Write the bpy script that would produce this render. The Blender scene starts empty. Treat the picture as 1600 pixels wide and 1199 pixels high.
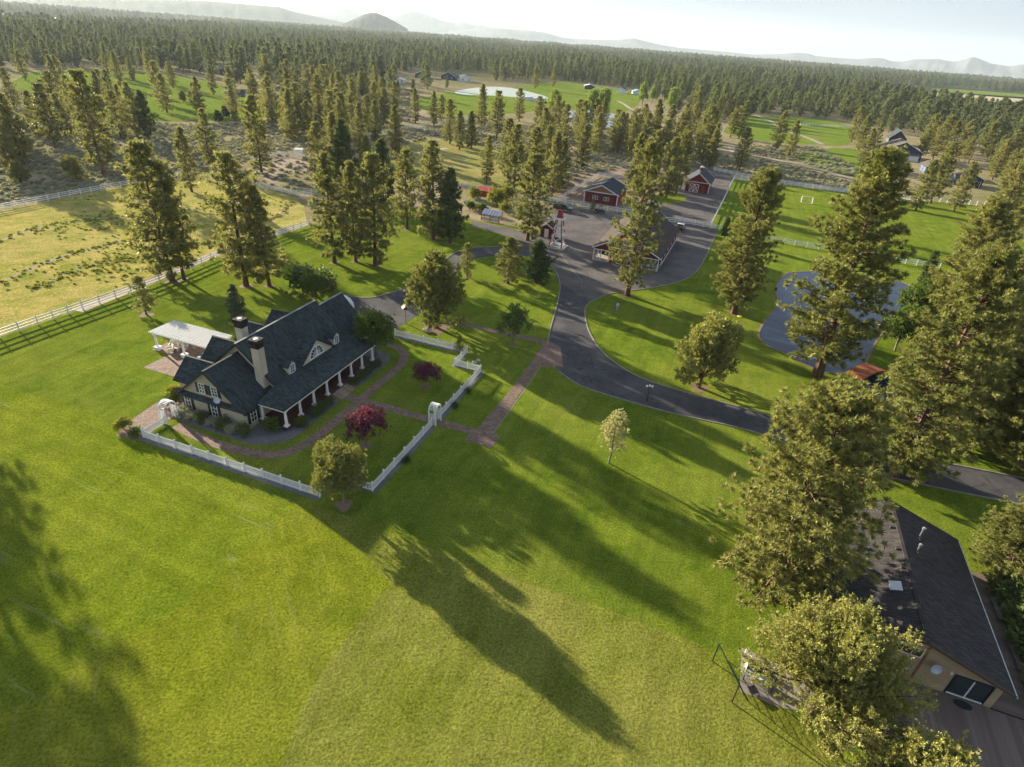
import bpy, bmesh, math, random
import numpy as np
from mathutils import Vector, Matrix
R = math.radians
random.seed(7); rng = np.random.default_rng(7)
scene = bpy.context.scene
COL = scene.collection

# ------------------------------------------------------------------ camera
FPX, CX, CY, CAMH = 924.0, 800.0, 599.5, 40.0
ROLL = math.atan(0.076)
PITCH = math.atan((CY - 57) * math.cos(ROLL) / FPX)
cd = bpy.data.cameras.new('camera'); cam = bpy.data.objects.new('camera', cd); COL.objects.link(cam)
cd.sensor_fit = 'HORIZONTAL'; cd.sensor_width = 36.0; cd.lens = 36.0 * FPX / 1600.0
cd.clip_start = 0.5; cd.clip_end = 40000
cam.matrix_world = Matrix.Translation((0, 0, CAMH)) @ Matrix.Rotation(math.pi / 2 - PITCH, 4, 'X') @ Matrix.Rotation(ROLL, 4, 'Z')
scene.camera = cam

# ------------------------------------------------------------------ sky, sun, exposure
HAZE = 5.5e-5
SUN_EL = R(13.2); SUN_AZ = R(141.0)            # azimuth as a plain angle in the xy plane
w = bpy.data.worlds.new('World'); scene.world = w; w.use_nodes = True
nt = w.node_tree; bg = nt.nodes['Background']
sky = nt.nodes.new('ShaderNodeTexSky'); sky.sky_type = 'NISHITA'; sky.sun_disc = False
sky.sun_elevation = SUN_EL; sky.sun_rotation = math.pi / 2 - SUN_AZ
sky.air_density = 1.0; sky.dust_density = 1.2; sky.ozone_density = 1.0; sky.altitude = 1000
tcw = nt.nodes.new('ShaderNodeTexCoord'); mpw = nt.nodes.new('ShaderNodeMapping'); mpw.inputs['Scale'].default_value = (2.2, 2.2, 16); nt.links.new(tcw.outputs['Generated'], mpw.inputs[0])
nzw = nt.nodes.new('ShaderNodeTexNoise'); nzw.inputs['Scale'].default_value = 1.6; nzw.inputs['Detail'].default_value = 6; nt.links.new(mpw.outputs[0], nzw.inputs['Vector'])
rpw = nt.nodes.new('ShaderNodeValToRGB'); rpw.color_ramp.elements[0].position = 0.35; rpw.color_ramp.elements[0].color = (0.84, 0.87, 0.92, 1); rpw.color_ramp.elements[1].position = 0.62; rpw.color_ramp.elements[1].color = (1.0, 1.0, 1.0, 1)
nt.links.new(nzw.outputs[0], rpw.inputs[0])
mxw = nt.nodes.new('ShaderNodeMix'); mxw.data_type = 'RGBA'; mxw.blend_type = 'MULTIPLY'; mxw.inputs[0].default_value = 1.0      # thin veil of cloud all round
nt.links.new(sky.outputs[0], mxw.inputs[6]); nt.links.new(rpw.outputs[0], mxw.inputs[7]); 
mxv = nt.nodes.new('ShaderNodeMix'); mxv.data_type = 'RGBA'; mxv.inputs[0].default_value = 0.92      # high thin overcast over the clear sky
mxc_ = nt.nodes.new('ShaderNodeMix'); mxc_.data_type = 'RGBA'; mxc_.blend_type = 'MULTIPLY'; mxc_.inputs[0].default_value = 1.0; mxc_.inputs[6].default_value = (1.36, 1.62, 2.02, 1); nt.links.new(rpw.outputs[0], mxc_.inputs[7])
nt.links.new(mxw.outputs[2], mxv.inputs[6]); nt.links.new(mxc_.outputs[2], mxv.inputs[7]); nt.links.new(mxv.outputs[2], bg.inputs['Color'])
bg.inputs['Strength'].default_value = 0.085
sd = bpy.data.lights.new('sun', 'SUN'); sun = bpy.data.objects.new('sun', sd); COL.objects.link(sun)
sd.energy = 5.0; sd.angle = R(0.6); sd.color = (1.0, 0.88, 0.68)
sv = Vector((math.cos(SUN_EL) * math.cos(SUN_AZ), math.cos(SUN_EL) * math.sin(SUN_AZ), math.sin(SUN_EL)))
sun.rotation_euler = (-sv).to_track_quat('-Z', 'Y').to_euler(); sun.location = sv * 300
vs = scene.view_settings
vs.view_transform = 'Standard'; vs.look = 'None'; vs.gamma = 1.0; vs.exposure = 1.96
scene.cycles.use_denoising = True; scene.cycles.denoising_prefilter = 'ACCURATE'
scene.cycles.max_bounces = 6; scene.cycles.diffuse_bounces = 2; scene.cycles.glossy_bounces = 2
scene.cycles.transmission_bounces = 3; scene.cycles.volume_bounces = 0; scene.cycles.transparent_max_bounces = 4

# ------------------------------------------------------------------ survey helpers
def ray(u, v):
    x, y = u - CX, CY - v
    c, s = math.cos(ROLL), math.sin(ROLL)
    xl, yl = (c * x - s * y) / FPX, (s * x + c * y) / FPX
    return np.array([xl, yl * math.sin(PITCH) + math.cos(PITCH), yl * math.cos(PITCH) - math.sin(PITCH)])
def G(u, v, z=0.0):
    d = ray(u, v); t = (z - CAMH) / d[2]
    return (d[0] * t, d[1] * t)
def height_at(base, ut, vt):
    d = ray(ut, vt); t = math.hypot(*base) / math.hypot(d[0], d[1])
    return CAMH + d[2] * t
AX = R(71.4); E1 = (math.cos(AX), math.sin(AX)); E2 = (math.sin(AX), -math.cos(AX)); HROT = AX - math.pi / 2
HO = G(388, 673)
def HL(a, b):                                   # estate grid: a along the house front, b out from it
    return (HO[0] + a * E1[0] + b * E2[0], HO[1] + a * E1[1] + b * E2[1])

# ------------------------------------------------------------------ materials
MATS = {}
def ramp(nt, fac, stops):
    r = nt.nodes.new('ShaderNodeValToRGB'); e = r.color_ramp.elements
    while len(e) < len(stops): e.new(0.5)
    for i, (p, c) in enumerate(stops): e[i].position = p; e[i].color = (*c, 1)
    nt.links.new(fac, r.inputs[0]); return r.outputs[0]
def noise(nt, co, scale, detail=4, rough=0.6, dist=0.0):
    n = nt.nodes.new('ShaderNodeTexNoise'); n.inputs['Scale'].default_value = scale
    n.inputs['Detail'].default_value = detail; n.inputs['Roughness'].default_value = rough; n.inputs['Distortion'].default_value = dist
    if co is not None: nt.links.new(co, n.inputs['Vector'])
    return n.outputs[0]
def mixc(nt, fac, a, b, mode='MIX'):
    m = nt.nodes.new('ShaderNodeMix'); m.data_type = 'RGBA'; m.blend_type = mode
    for sock, v in ((m.inputs[0], fac), (m.inputs[6], a), (m.inputs[7], b)):
        if isinstance(v, (int, float)): sock.default_value = v
        elif isinstance(v, tuple): sock.default_value = (*v, 1)
        else: nt.links.new(v, sock)
    return m.outputs[2]
def mathn(nt, op, a, b=0.0):
    m = nt.nodes.new('ShaderNodeMath'); m.operation = op
    for sock, v in ((m.inputs[0], a), (m.inputs[1], b)):
        if isinstance(v, (int, float)): sock.default_value = v
        else: nt.links.new(v, sock)
    return m.outputs[0]
def coords(nt, kind='Object', scale=None, rotz=0.0):
    tc = nt.nodes.new('ShaderNodeTexCoord'); o = tc.outputs[kind]
    if rotz:
        mp = nt.nodes.new('ShaderNodeMapping'); nt.links.new(o, mp.inputs[0]); mp.inputs['Rotation'].default_value = (0, 0, rotz); o = mp.outputs[0]
    if scale is not None:
        mp = nt.nodes.new('ShaderNodeMapping'); nt.links.new(o, mp.inputs[0]); mp.inputs['Scale'].default_value = scale; o = mp.outputs[0]
    return o
def bumpn(nt, bsdf, h, strength=0.3, dist=0.05):
    b = nt.nodes.new('ShaderNodeBump'); b.inputs['Strength'].default_value = strength; b.inputs['Distance'].default_value = dist
    nt.links.new(h, b.inputs['Height']); nt.links.new(b.outputs[0], bsdf.inputs['Normal'])
def newmat(name):
    m = bpy.data.materials.new(name); m.use_nodes = True; MATS[name] = m
    return m, m.node_tree, m.node_tree.nodes['Principled BSDF']
def M(name, col=(0.5, 0.5, 0.5), rough=0.75, var=0.18, scale=3.0, bump=0.0, spec=0.3, metal=0.0, fine=25.0):
    if name in MATS: return MATS[name]
    m, nt, b = newmat(name); co = coords(nt)
    n1 = noise(nt, co, scale, 5); n2 = noise(nt, co, fine, 3)
    lo = tuple(c * (1 - var) for c in col); hi = tuple(min(1, c * (1 + var)) for c in col)
    c = ramp(nt, n1, [(0.3, lo), (0.7, hi)])
    c = mixc(nt, var * 1.2, c, ramp(nt, n2, [(0.35, (0.25, 0.25, 0.25)), (0.65, (0.75, 0.75, 0.75))]), 'OVERLAY')
    nt.links.new(c, b.inputs['Base Color']); b.inputs['Roughness'].default_value = rough
    b.inputs['Specular IOR Level'].default_value = spec; b.inputs['Metallic'].default_value = metal
    if bump: bumpn(nt, b, n2, bump, 0.02)
    return m
def M_rows(name, col, dark, sx, sy, mort=0.03, rough=0.85, bump=0.4, var=0.25, rotz=0.0, kind='Object', offset=0.5):
    if name in MATS: return MATS[name]
    m, nt, b = newmat(name); co = coords(nt, kind, None, rotz)
    br = nt.nodes.new('ShaderNodeTexBrick'); nt.links.new(co, br.inputs['Vector'])
    br.inputs['Scale'].default_value = 1.0; br.inputs['Brick Width'].default_value = sx; br.inputs['Row Height'].default_value = sy
    br.inputs['Mortar Size'].default_value = mort; br.offset = offset
    br.inputs['Color1'].default_value = (*[c * (1 - var) for c in col], 1); br.inputs['Color2'].default_value = (*[min(1, c * (1 + var)) for c in col], 1)
    br.inputs['Mortar'].default_value = (*dark, 1)
    n = noise(nt, co, 0.6, 5); c = mixc(nt, 0.35, br.outputs[0], ramp(nt, n, [(0.3, (0.3, 0.3, 0.3)), (0.7, (0.72, 0.72, 0.72))]), 'OVERLAY')
    nt.links.new(c, b.inputs['Base Color']); b.inputs['Roughness'].default_value = rough
    b.inputs['Specular IOR Level'].default_value = 0.25
    bumpn(nt, b, br.outputs[1], -bump, 0.02)
    return m
def M_leaf(name, col, col2, trans=0.35, rough=0.6, obvar=0.5):
    if name in MATS: return MATS[name]
    m, nt, b = newmat(name)
    at = nt.nodes.new('ShaderNodeAttribute'); at.attribute_name = 'tint'
    oi = nt.nodes.new('ShaderNodeObjectInfo')
    f = mathn(nt, 'ADD', mathn(nt, 'MULTIPLY', at.outputs['Fac'], 1 - obvar), mathn(nt, 'MULTIPLY', oi.outputs['Random'], obvar))
    c = mixc(nt, f, col, col2)
    nt.links.new(c, b.inputs['Base Color']); b.inputs['Roughness'].default_value = rough; b.inputs['Specular IOR Level'].default_value = 0.12
    tr = nt.nodes.new('ShaderNodeBsdfTranslucent')
    nt.links.new(mixc(nt, 1.0, c, (1.0, 1.0, 0.62), 'MULTIPLY'), tr.inputs['Color'])
    mx = nt.nodes.new('ShaderNodeMixShader'); mx.inputs[0].default_value = trans
    nt.links.new(b.outputs[0], mx.inputs[1]); nt.links.new(tr.outputs[0], mx.inputs[2])
    nt.links.new(mx.outputs[0], nt.nodes['Material Output'].inputs['Surface'])
    return m
def M_grass(name, dark, light, dry, dryamt=0.5, stripe=0.0, rotz=0.0, fine=6.0, bump=1.0, pale=0.0):
    m, nt, b = newmat(name); co = coords(nt)
    big = noise(nt, co, 0.045, 4, 0.6); mid = noise(nt, co, 0.30, 6, 0.7, 0.6); fin = noise(nt, co, fine, 5, 0.75); mot = noise(nt, co, 1.3, 4, 0.7)
    st = noise(nt, coords(nt, 'Object', (0.045, 0.75, 1), rotz), 1.0, 5, 0.65)
    c = ramp(nt, mid, [(0.34, dark), (0.64, light)])
    c = mixc(nt, mathn(nt, 'MULTIPLY', ramp(nt, big, [(0.42, (0, 0, 0)), (0.66, (1, 1, 1))]), dryamt), c, dry)
    c = mixc(nt, mathn(nt, 'MULTIPLY', ramp(nt, mot, [(0.52, (0, 0, 0)), (0.72, (1, 1, 1))]), dryamt * 0.7), c, dry)
    c = mixc(nt, 0.85, c, ramp(nt, fin, [(0.30, (0.16, 0.16, 0.16)), (0.70, (0.84, 0.84, 0.82))]), 'OVERLAY')
    c = mixc(nt, 0.10 + stripe, c, ramp(nt, st, [(0.36, (0.28, 0.28, 0.28)), (0.66, (0.74, 0.74, 0.72))]), 'OVERLAY')
    if pale:                                     # thin rows of dried clippings left by the mower
        s2 = noise(nt, coords(nt, 'Object', (0.07, 1.3, 1), rotz), 1.0, 4, 0.65)
        f = mathn(nt, 'MULTIPLY', ramp(nt, s2, [(0.57, (0, 0, 0)), (0.70, (1, 1, 1))]), ramp(nt, noise(nt, co, 0.07, 3), [(0.46, (0, 0, 0)), (0.62, (1, 1, 1))]))
        c = mixc(nt, mathn(nt, 'MULTIPLY', f, pale), c, (0.36, 0.34, 0.17))
    nt.links.new(c, b.inputs['Base Color']); b.inputs['Roughness'].default_value = 1.0; b.inputs['Specular IOR Level'].default_value = 0.0
    h = mathn(nt, 'ADD', fin, mathn(nt, 'MULTIPLY', mot, 0.6)); bumpn(nt, b, h, bump, 0.22)
    return m

# ------------------------------------------------------------------ mesh builder
class MB:
    def __init__(s): s.v = []; s.f = []
    def add(s, vs, fs):
        n = len(s.v); s.v += [tuple(map(float, p)) for p in vs]; s.f += [tuple(i + n for i in f) for f in fs]; return s
    def box(s, x0, x1, y0, y1, z0, z1):
        return s.add([(x0, y0, z0), (x1, y0, z0), (x1, y1, z0), (x0, y1, z0), (x0, y0, z1), (x1, y0, z1), (x1, y1, z1), (x0, y1, z1)],
                     [(0, 3, 2, 1), (4, 5, 6, 7), (0, 1, 5, 4), (1, 2, 6, 5), (2, 3, 7, 6), (3, 0, 4, 7)])
    def prism(s, poly, axis, t0, t1):            # poly in the two other axes, extruded along axis
        n = len(poly)
        def pt(p, t): return (t, p[0], p[1]) if axis == 'x' else ((p[0], t, p[1]) if axis == 'y' else (p[0], p[1], t))
        vs = [pt(p, t0) for p in poly] + [pt(p, t1) for p in poly]
        return s.add(vs, [tuple(range(n))[::-1], tuple(range(n, 2 * n))] + [(i, (i + 1) % n, n + (i + 1) % n, n + i) for i in range(n)])
    def slab(s, pts, th=0.14):                   # polygon thickened straight down
        n = len(pts); vs = list(pts) + [(p[0], p[1], p[2] - th) for p in pts]
        return s.add(vs, [tuple(range(n)), tuple(range(n, 2 * n))[::-1]] + [(i, n + i, n + (i + 1) % n, (i + 1) % n) for i in range(n)])
    def bar(s, p, q, wd=0.05, hg=None, up=(0, 0, 1)):
        p, q = Vector(p), Vector(q); d = (q - p).normalized(); u = Vector(up)
        if abs(d.dot(u)) > 0.98: u = Vector((1, 0, 0))
        a = d.cross(u).normalized() * (wd / 2); b = a.cross(d).normalized() * ((hg or wd) / 2)
        vs = [o + sa * a + sb * b for o in (p, q) for sa, sb in ((-1, -1), (1, -1), (1, 1), (-1, 1))]
        return s.add(vs, [(0, 1, 2, 3), (7, 6, 5, 4), (0, 4, 5, 1), (1, 5, 6, 2), (2, 6, 7, 3), (3, 7, 4, 0)])
    def tube(s, pts, rad, n=6, cap=True):
        pts = [Vector(p) for p in pts]; rad = rad if isinstance(rad, (list, tuple)) else [rad] * len(pts); base = len(s.v); vs = []
        for i, p in enumerate(pts):
            d = (pts[min(i + 1, len(pts) - 1)] - pts[max(i - 1, 0)]).normalized()
            u = Vector((0, 0, 1)) if abs(d.z) < 0.9 else Vector((1, 0, 0)); a = d.cross(u).normalized(); b = a.cross(d)
            vs += [p + (a * math.cos(2 * math.pi * k / n) + b * math.sin(2 * math.pi * k / n)) * rad[i] for k in range(n)]
        fs = [(i * n + k, i * n + (k + 1) % n, (i + 1) * n + (k + 1) % n, (i + 1) * n + k) for i in range(len(pts) - 1) for k in range(n)]
        if cap: fs += [tuple(range(n))[::-1], tuple(range((len(pts) - 1) * n, len(pts) * n))]
        return s.add(vs, fs)
    def lathe(s, prof, c=(0, 0, 0), n=12):
        vs = [(c[0] + r * math.cos(2 * math.pi * k / n), c[1] + r * math.sin(2 * math.pi * k / n), c[2] + z) for r, z in prof for k in range(n)]
        fs = [(i * n + k, i * n + (k + 1) % n, (i + 1) * n + (k + 1) % n, (i + 1) * n + k) for i in range(len(prof) - 1) for k in range(n)]
        return s.add(vs, fs + [tuple(range(n))[::-1], tuple(range((len(prof) - 1) * n, len(prof) * n))])
    def mesh(s, name, mat):
        me = bpy.data.meshes.new(name); me.from_pydata(s.v, [], s.f); me.update()
        if mat is not None: me.materials.append(mat)
        bm = bmesh.new(); bm.from_mesh(me); bmesh.ops.recalc_face_normals(bm, faces=bm.faces); bm.to_mesh(me); bm.free()
        return me
    def build(s, name, mat, parent=None, smooth=False, loc=None, rotz=None):
        o = bpy.data.objects.new(name, s.mesh(name, mat)); COL.objects.link(o)
        if parent is not None: o.parent = parent
        if loc is not None: o.location = loc
        if rotz is not None: o.rotation_euler = (0, 0, rotz)
        if smooth: o.data.shade_smooth()
        return o
def obj(name, me, parent=None, loc=None, rotz=None, scale=None):
    o = bpy.data.objects.new(name, me); COL.objects.link(o)
    if parent is not None: o.parent = parent
    if loc is not None: o.location = loc
    if rotz is not None: o.rotation_euler = (0, 0, rotz)
    if scale is not None: o.scale = scale if isinstance(scale, (tuple, list)) else (scale,) * 3
    return o
def tag(o, label=None, cat=None, group=None, kind=None):
    if label: o['label'] = label
    if cat: o['category'] = cat
    if group: o['group'] = group
    if kind: o['kind'] = kind
    return o
def thing(name, label, cat, loc=(0, 0, 0), rotz=0.0, group=None):
    o = bpy.data.objects.new(name, None); COL.objects.link(o); o.empty_display_size = 0.3
    o.location = (loc[0], loc[1], loc[2] if len(loc) > 2 else 0.0); o.rotation_euler = (0, 0, rotz)
    return tag(o, label, cat, group)
def smooth_curve(pts, k=6, closed=False):
    out = []; n = len(pts)
    for i in range(n if closed else n - 1):
        p0, p1, p2, p3 = [np.array(pts[(i + d) % n] if closed else pts[max(0, min(n - 1, i + d))]) for d in (-1, 0, 1, 2)]
        for j in range(k):
            t = j / k
            out.append(tuple(0.5 * (2 * p1 + (p2 - p0) * t + (2 * p0 - 5 * p1 + 4 * p2 - p3) * t * t + (3 * p1 - p0 - 3 * p2 + p3) * t ** 3)))
    if not closed: out.append(tuple(pts[-1]))
    return out
def sheet(name, pts, z, mat, kind='structure', parent=None):
    me = bpy.data.meshes.new(name); me.from_pydata([(p[0], p[1], z) for p in pts], [], [tuple(range(len(pts)))])
    me.update(); me.materials.append(mat)
    if me.polygons[0].normal.z < 0: me.flip_normals()
    o = obj(name, me, parent); o['kind'] = kind; return o
def strip(pts, width):                           # polygon ribbon round a centre line
    pts = [np.array(p, float) for p in pts]; l, r = [], []
    for i, p in enumerate(pts):
        d = pts[min(i + 1, len(pts) - 1)] - pts[max(i - 1, 0)]; d /= np.linalg.norm(d); nrm = np.array([-d[1], d[0]])
        wd = width[i] if isinstance(width, (list, tuple)) else width
        l.append(tuple(p + nrm * wd / 2)); r.append(tuple(p - nrm * wd / 2))
    return l + r[::-1]
def kerb(name, pts, wd, h, mat, z0=0.0):
    pts = [np.array(p, float) for p in pts]; b = MB(); L, Rr = [], []
    for i, p in enumerate(pts):
        d = pts[min(i + 1, len(pts) - 1)] - pts[max(i - 1, 0)]; d /= np.linalg.norm(d); n = np.array([-d[1], d[0]])
        L.append(p + n * wd / 2); Rr.append(p - n * wd / 2)
    k = len(pts); vs = [(q[0], q[1], z) for z in (z0, h) for side in (L, Rr) for q in side]
    fs = []
    for i in range(k - 1):
        fs += [(2 * k + i, 2 * k + i + 1, 3 * k + i + 1, 3 * k + i), (i, i + 1, 2 * k + i + 1, 2 * k + i), (k + i, 3 * k + i, 3 * k + i + 1, k + i + 1)]
    b.add(vs, fs); o = b.build(name, mat); o['kind'] = 'structure'; return o
# ------------------------------------------------------------------ setting: terrain, lawns, roads
def GP(*pts): return [G(*p) for p in pts]
def terrain_mat():
    m, nt, b = newmat('scrub_ground'); co = coords(nt)
    big = noise(nt, co, 0.02, 5, 0.6); mid = noise(nt, co, 0.25, 6, 0.7); fin = noise(nt, co, 2.5, 4, 0.7)
    c = ramp(nt, mid, [(0.3, (0.17, 0.155, 0.085)), (0.5, (0.30, 0.24, 0.155)), (0.72, (0.42, 0.34, 0.23))])
    c = mixc(nt, mathn(nt, 'MULTIPLY', ramp(nt, big, [(0.42, (0, 0, 0)), (0.6, (1, 1, 1))]), 0.55), c, (0.16, 0.17, 0.055))
    c = mixc(nt, 0.6, c, ramp(nt, fin, [(0.3, (0.2, 0.2, 0.2)), (0.7, (0.8, 0.8, 0.8))]), 'OVERLAY')
    # beyond about a kilometre the ground is closed pine canopy
    ge = nt.nodes.new('ShaderNodeNewGeometry'); ln = nt.nodes.new('ShaderNodeVectorMath'); ln.operation = 'LENGTH'
    nt.links.new(ge.outputs['Position'], ln.inputs[0])
    mr = nt.nodes.new('ShaderNodeMapRange'); mr.inputs[1].default_value = 500; mr.inputs[2].default_value = 900
    nt.links.new(ln.outputs['Value'], mr.inputs[0])
    can = ramp(nt, noise(nt, co, 0.006, 8, 0.75), [(0.35, (0.030, 0.042, 0.018)), (0.6, (0.07, 0.08, 0.035)), (0.75, (0.17, 0.15, 0.08))])
    c = mixc(nt, mr.outputs[0], c, can)
    nt.links.new(c, b.inputs['Base Color']); b.inputs['Roughness'].default_value = 1.0; b.inputs['Specular IOR Level'].default_value = 0.0
    bumpn(nt, b, mathn(nt, 'ADD', mid, fin), 0.7, 0.3); return m
MAT_SCRUB = terrain_mat()
MAT_LAWN = M_grass('mown_lawn', (0.080, 0.136, 0.012), (0.172, 0.220, 0.022), (0.235, 0.250, 0.045), 0.5, 0.16, R(-71))
MAT_FIELD_A = M_grass('rough_grass_green', (0.100, 0.150, 0.010), (0.188, 0.230, 0.018), (0.24, 0.255, 0.035), 0.5, 0.16, R(23), 5.0, 1.0, 0.55)
MAT_FIELD_B = M_grass('rough_grass_yellow', (0.118, 0.156, 0.010), (0.205, 0.232, 0.018), (0.255, 0.25, 0.045), 0.45, 0.14, R(60), 5.0, 1.0, 0.3)
MAT_FIELD_C = M_grass('rough_grass_pale', (0.122, 0.152, 0.015), (0.202, 0.220, 0.034), (0.280, 0.258, 0.080), 0.5, 0.14, R(-76), 5.0, 1.0, 0.2)
MAT_PADDOCK = M_grass('paddock_grass', (0.16, 0.21, 0.030), (0.43, 0.345, 0.110), (0.46, 0.37, 0.15), 0.55, 0.14, R(-30), 3.0)
MAT_PASTURE = M_grass('pasture_grass', (0.10, 0.170, 0.018), (0.16, 0.225, 0.030), (0.23, 0.23, 0.06), 0.5, 0.05, R(10), 2.0)
MAT_DRYPAST = M_grass('dry_pasture', (0.15, 0.18, 0.04), (0.28, 0.25, 0.085), (0.37, 0.30, 0.13), 0.7, 0.05, R(10), 2.0)
def asphalt_mat(name, col, warm, fine=18, crack=False):
    m, nt, b = newmat(name); co = coords(nt)
    n1 = noise(nt, co, 0.18, 5); n2 = noise(nt, co, fine, 3, 0.8); n3 = noise(nt, co, 1.2, 4)
    c = ramp(nt, n1, [(0.3, col), (0.72, warm)])
    c = mixc(nt, 0.55, c, ramp(nt, n2, [(0.25, (0.15, 0.15, 0.15)), (0.75, (0.85, 0.85, 0.85))]), 'OVERLAY')
    c = mixc(nt, 0.3, c, ramp(nt, n3, [(0.3, (0.3, 0.3, 0.3)), (0.7, (0.7, 0.7, 0.7))]), 'OVERLAY')
    if crack:
        vo = nt.nodes.new('ShaderNodeTexVoronoi'); vo.feature = 'DISTANCE_TO_EDGE'; vo.inputs['Scale'].default_value = 0.16
        wv = nt.nodes.new('ShaderNodeVectorMath'); wv.operation = 'ADD'; nz = nt.nodes.new('ShaderNodeTexNoise'); nz.inputs['Scale'].default_value = 0.5; nz.inputs['Detail'].default_value = 5
        nt.links.new(co, nz.inputs['Vector']); sc_ = nt.nodes.new('ShaderNodeVectorMath'); sc_.operation = 'SCALE'; sc_.inputs[3].default_value = 3.0; nt.links.new(nz.outputs[1], sc_.inputs[0])
        nt.links.new(co, wv.inputs[0]); nt.links.new(sc_.outputs[0], wv.inputs[1]); nt.links.new(wv.outputs[0], vo.inputs['Vector'])
        c = mixc(nt, mathn(nt, 'MULTIPLY', ramp(nt, vo.outputs[0], [(0.0, (1, 1, 1)), (0.012, (0, 0, 0))]), 0.6), c, (0.022, 0.022, 0.025))
        c = mixc(nt, mathn(nt, 'MULTIPLY', ramp(nt, noise(nt, co, 0.09, 4), [(0.52, (0, 0, 0)), (0.56, (1, 1, 1))]), 0.30), c, (0.13, 0.12, 0.115))
    nt.links.new(c, b.inputs['Base Color']); b.inputs['Roughness'].default_value = 0.9; b.inputs['Specular IOR Level'].default_value = 0.12
    bumpn(nt, b, n2, 0.35, 0.02); return m
MAT_ASPH = asphalt_mat('asphalt', (0.050, 0.050, 0.058), (0.105, 0.098, 0.095), 18, True)
MAT_YARD = asphalt_mat('yard_gravel', (0.070, 0.068, 0.074), (0.155, 0.130, 0.115), 9, True)
MAT_PATH = asphalt_mat('gravel_path', (0.25, 0.20, 0.16), (0.42, 0.35, 0.30), 6)
MAT_DIRT = asphalt_mat('bare_dirt', (0.15, 0.11, 0.075), (0.29, 0.215, 0.145), 3)
MAT_FURROW = asphalt_mat('furrow_soil', (0.10, 0.085, 0.055), (0.20, 0.16, 0.11), 5)
MAT_MULCH = asphalt_mat('mulch', (0.14, 0.09, 0.06), (0.27, 0.19, 0.14), 9)
MAT_ROCK = asphalt_mat('bed_stone', (0.10, 0.10, 0.11), (0.19, 0.18, 0.19), 14)
MAT_CONC = M('concrete', (0.36, 0.33, 0.29), 0.85, 0.2, 1.5, 0.2)
MAT_KERB = M('kerb_concrete', (0.23, 0.205, 0.175), 0.85, 0.25, 1.5, 0.2)
MAT_PAVER = M_rows('brick_paver', (0.21, 0.135, 0.105), (0.09, 0.07, 0.055), 0.42, 0.21, 0.02, 0.85, 0.3, 0.3, R(18.6))
MAT_WHITE = M('white_paint', (0.78, 0.78, 0.77), 0.5, 0.05, 2.0)
MAT_SAND = M('pale_field', (0.42, 0.36, 0.22), 0.9, 0.2, 0.05, 0, 0.1, 0, 0.6)

bmT = bmesh.new()                                # one ground sheet reaching to the horizon
ringsR = [0, 60, 150, 300, 600, 1200, 2500, 5000, 9000, 13500]; NS = 48; prev = None
for r in ringsR:
    cur = [bmT.verts.new((r * math.cos(2 * math.pi * k / NS), r * math.sin(2 * math.pi * k / NS), 0)) for k in range(NS)] if r else [bmT.verts.new((0, 0, 0))]
    if prev is not None:
        for k in range(NS):
            if len(prev) == 1: bmT.faces.new((prev[0], cur[k], cur[(k + 1) % NS]))
            else: bmT.faces.new((prev[k], cur[k], cur[(k + 1) % NS], prev[(k + 1) % NS]))
    prev = cur
me = bpy.data.meshes.new('terrain'); bmT.to_mesh(me); bmT.free(); me.materials.append(MAT_SCRUB)
o = obj('terrain', me); o['kind'] = 'structure'

POND = smooth_curve(GP((1212, 455), (1222, 432), (1245, 425), (1290, 426), (1315, 440), (1345, 447), (1400, 440), (1428, 452), (1432, 472), (1400, 500), (1372, 530), (1356, 560), (1348, 578), (1300, 584), (1262, 572), (1225, 553), (1196, 538), (1185, 522), (1196, 500), (1213, 478)), 5, True)
lawn = GP((-420, 1500), (-330, 800), (-240, 615), (0, 527), (130, 482), (250, 440), (345, 400), (480, 354), (545, 330), (600, 322), (700, 330), (735, 343), (790, 352), (860, 360), (1000, 380), (1108, 358), (1147, 281), (1236, 291), (1351, 305), (1537, 322), (1700, 345), (2050, 420), (2300, 700), (2300, 1500))
# the lawn goes round the pond, so cut the pond out of it with a bridge edge
def with_hole(outer, hole):
    i, j = min(((i, j) for i in range(len(outer)) for j in range(len(hole))), key=lambda t: (outer[t[0]][0] - hole[t[1]][0]) ** 2 + (outer[t[0]][1] - hole[t[1]][1]) ** 2)
    def area(p): return sum(p[k][0] * p[(k + 1) % len(p)][1] - p[(k + 1) % len(p)][0] * p[k][1] for k in range(len(p)))
    h = hole[j:] + hole[:j]
    if area(outer) * area(h) > 0: h = [h[0]] + h[1:][::-1]
    return outer[:i + 1] + h + [h[0]] + outer[i:]
def tri_sheet(name, outer, holes, z, mat):
    bm = bmesh.new(); es = []
    for loop in [outer] + holes:
        vs = [bm.verts.new((p[0], p[1], z)) for p in loop]
        es += [bm.edges.new((vs[k], vs[(k + 1) % len(vs)])) for k in range(len(vs))]
    bmesh.ops.triangle_fill(bm, use_beauty=True, use_dissolve=False, edges=es)
    for f in bm.faces:
        if f.normal.z < 0: f.normal_flip()
    me = bpy.data.meshes.new(name); bm.to_mesh(me); bm.free(); me.materials.append(mat)
    o = obj(name, me); o['kind'] = 'structure'; return o
POND2 = smooth_curve(GP((1570, 470), (1600, 462), (1680, 470), (1720, 520), (1700, 600), (1640, 620), (1590, 600), (1560, 560), (1545, 520), (1555, 490)), 5, True)
CREEK = smooth_curve(GP((1348, 578), (1362, 570), (1385, 592), (1420, 612), (1470, 620), (1530, 600), (1560, 560), (1590, 600), (1540, 640), (1470, 648), (1410, 640), (1372, 622), (1352, 604)), 4, True)
tri_sheet('lawn', lawn, [POND, POND2], 0.02, MAT_LAWN)
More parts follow.
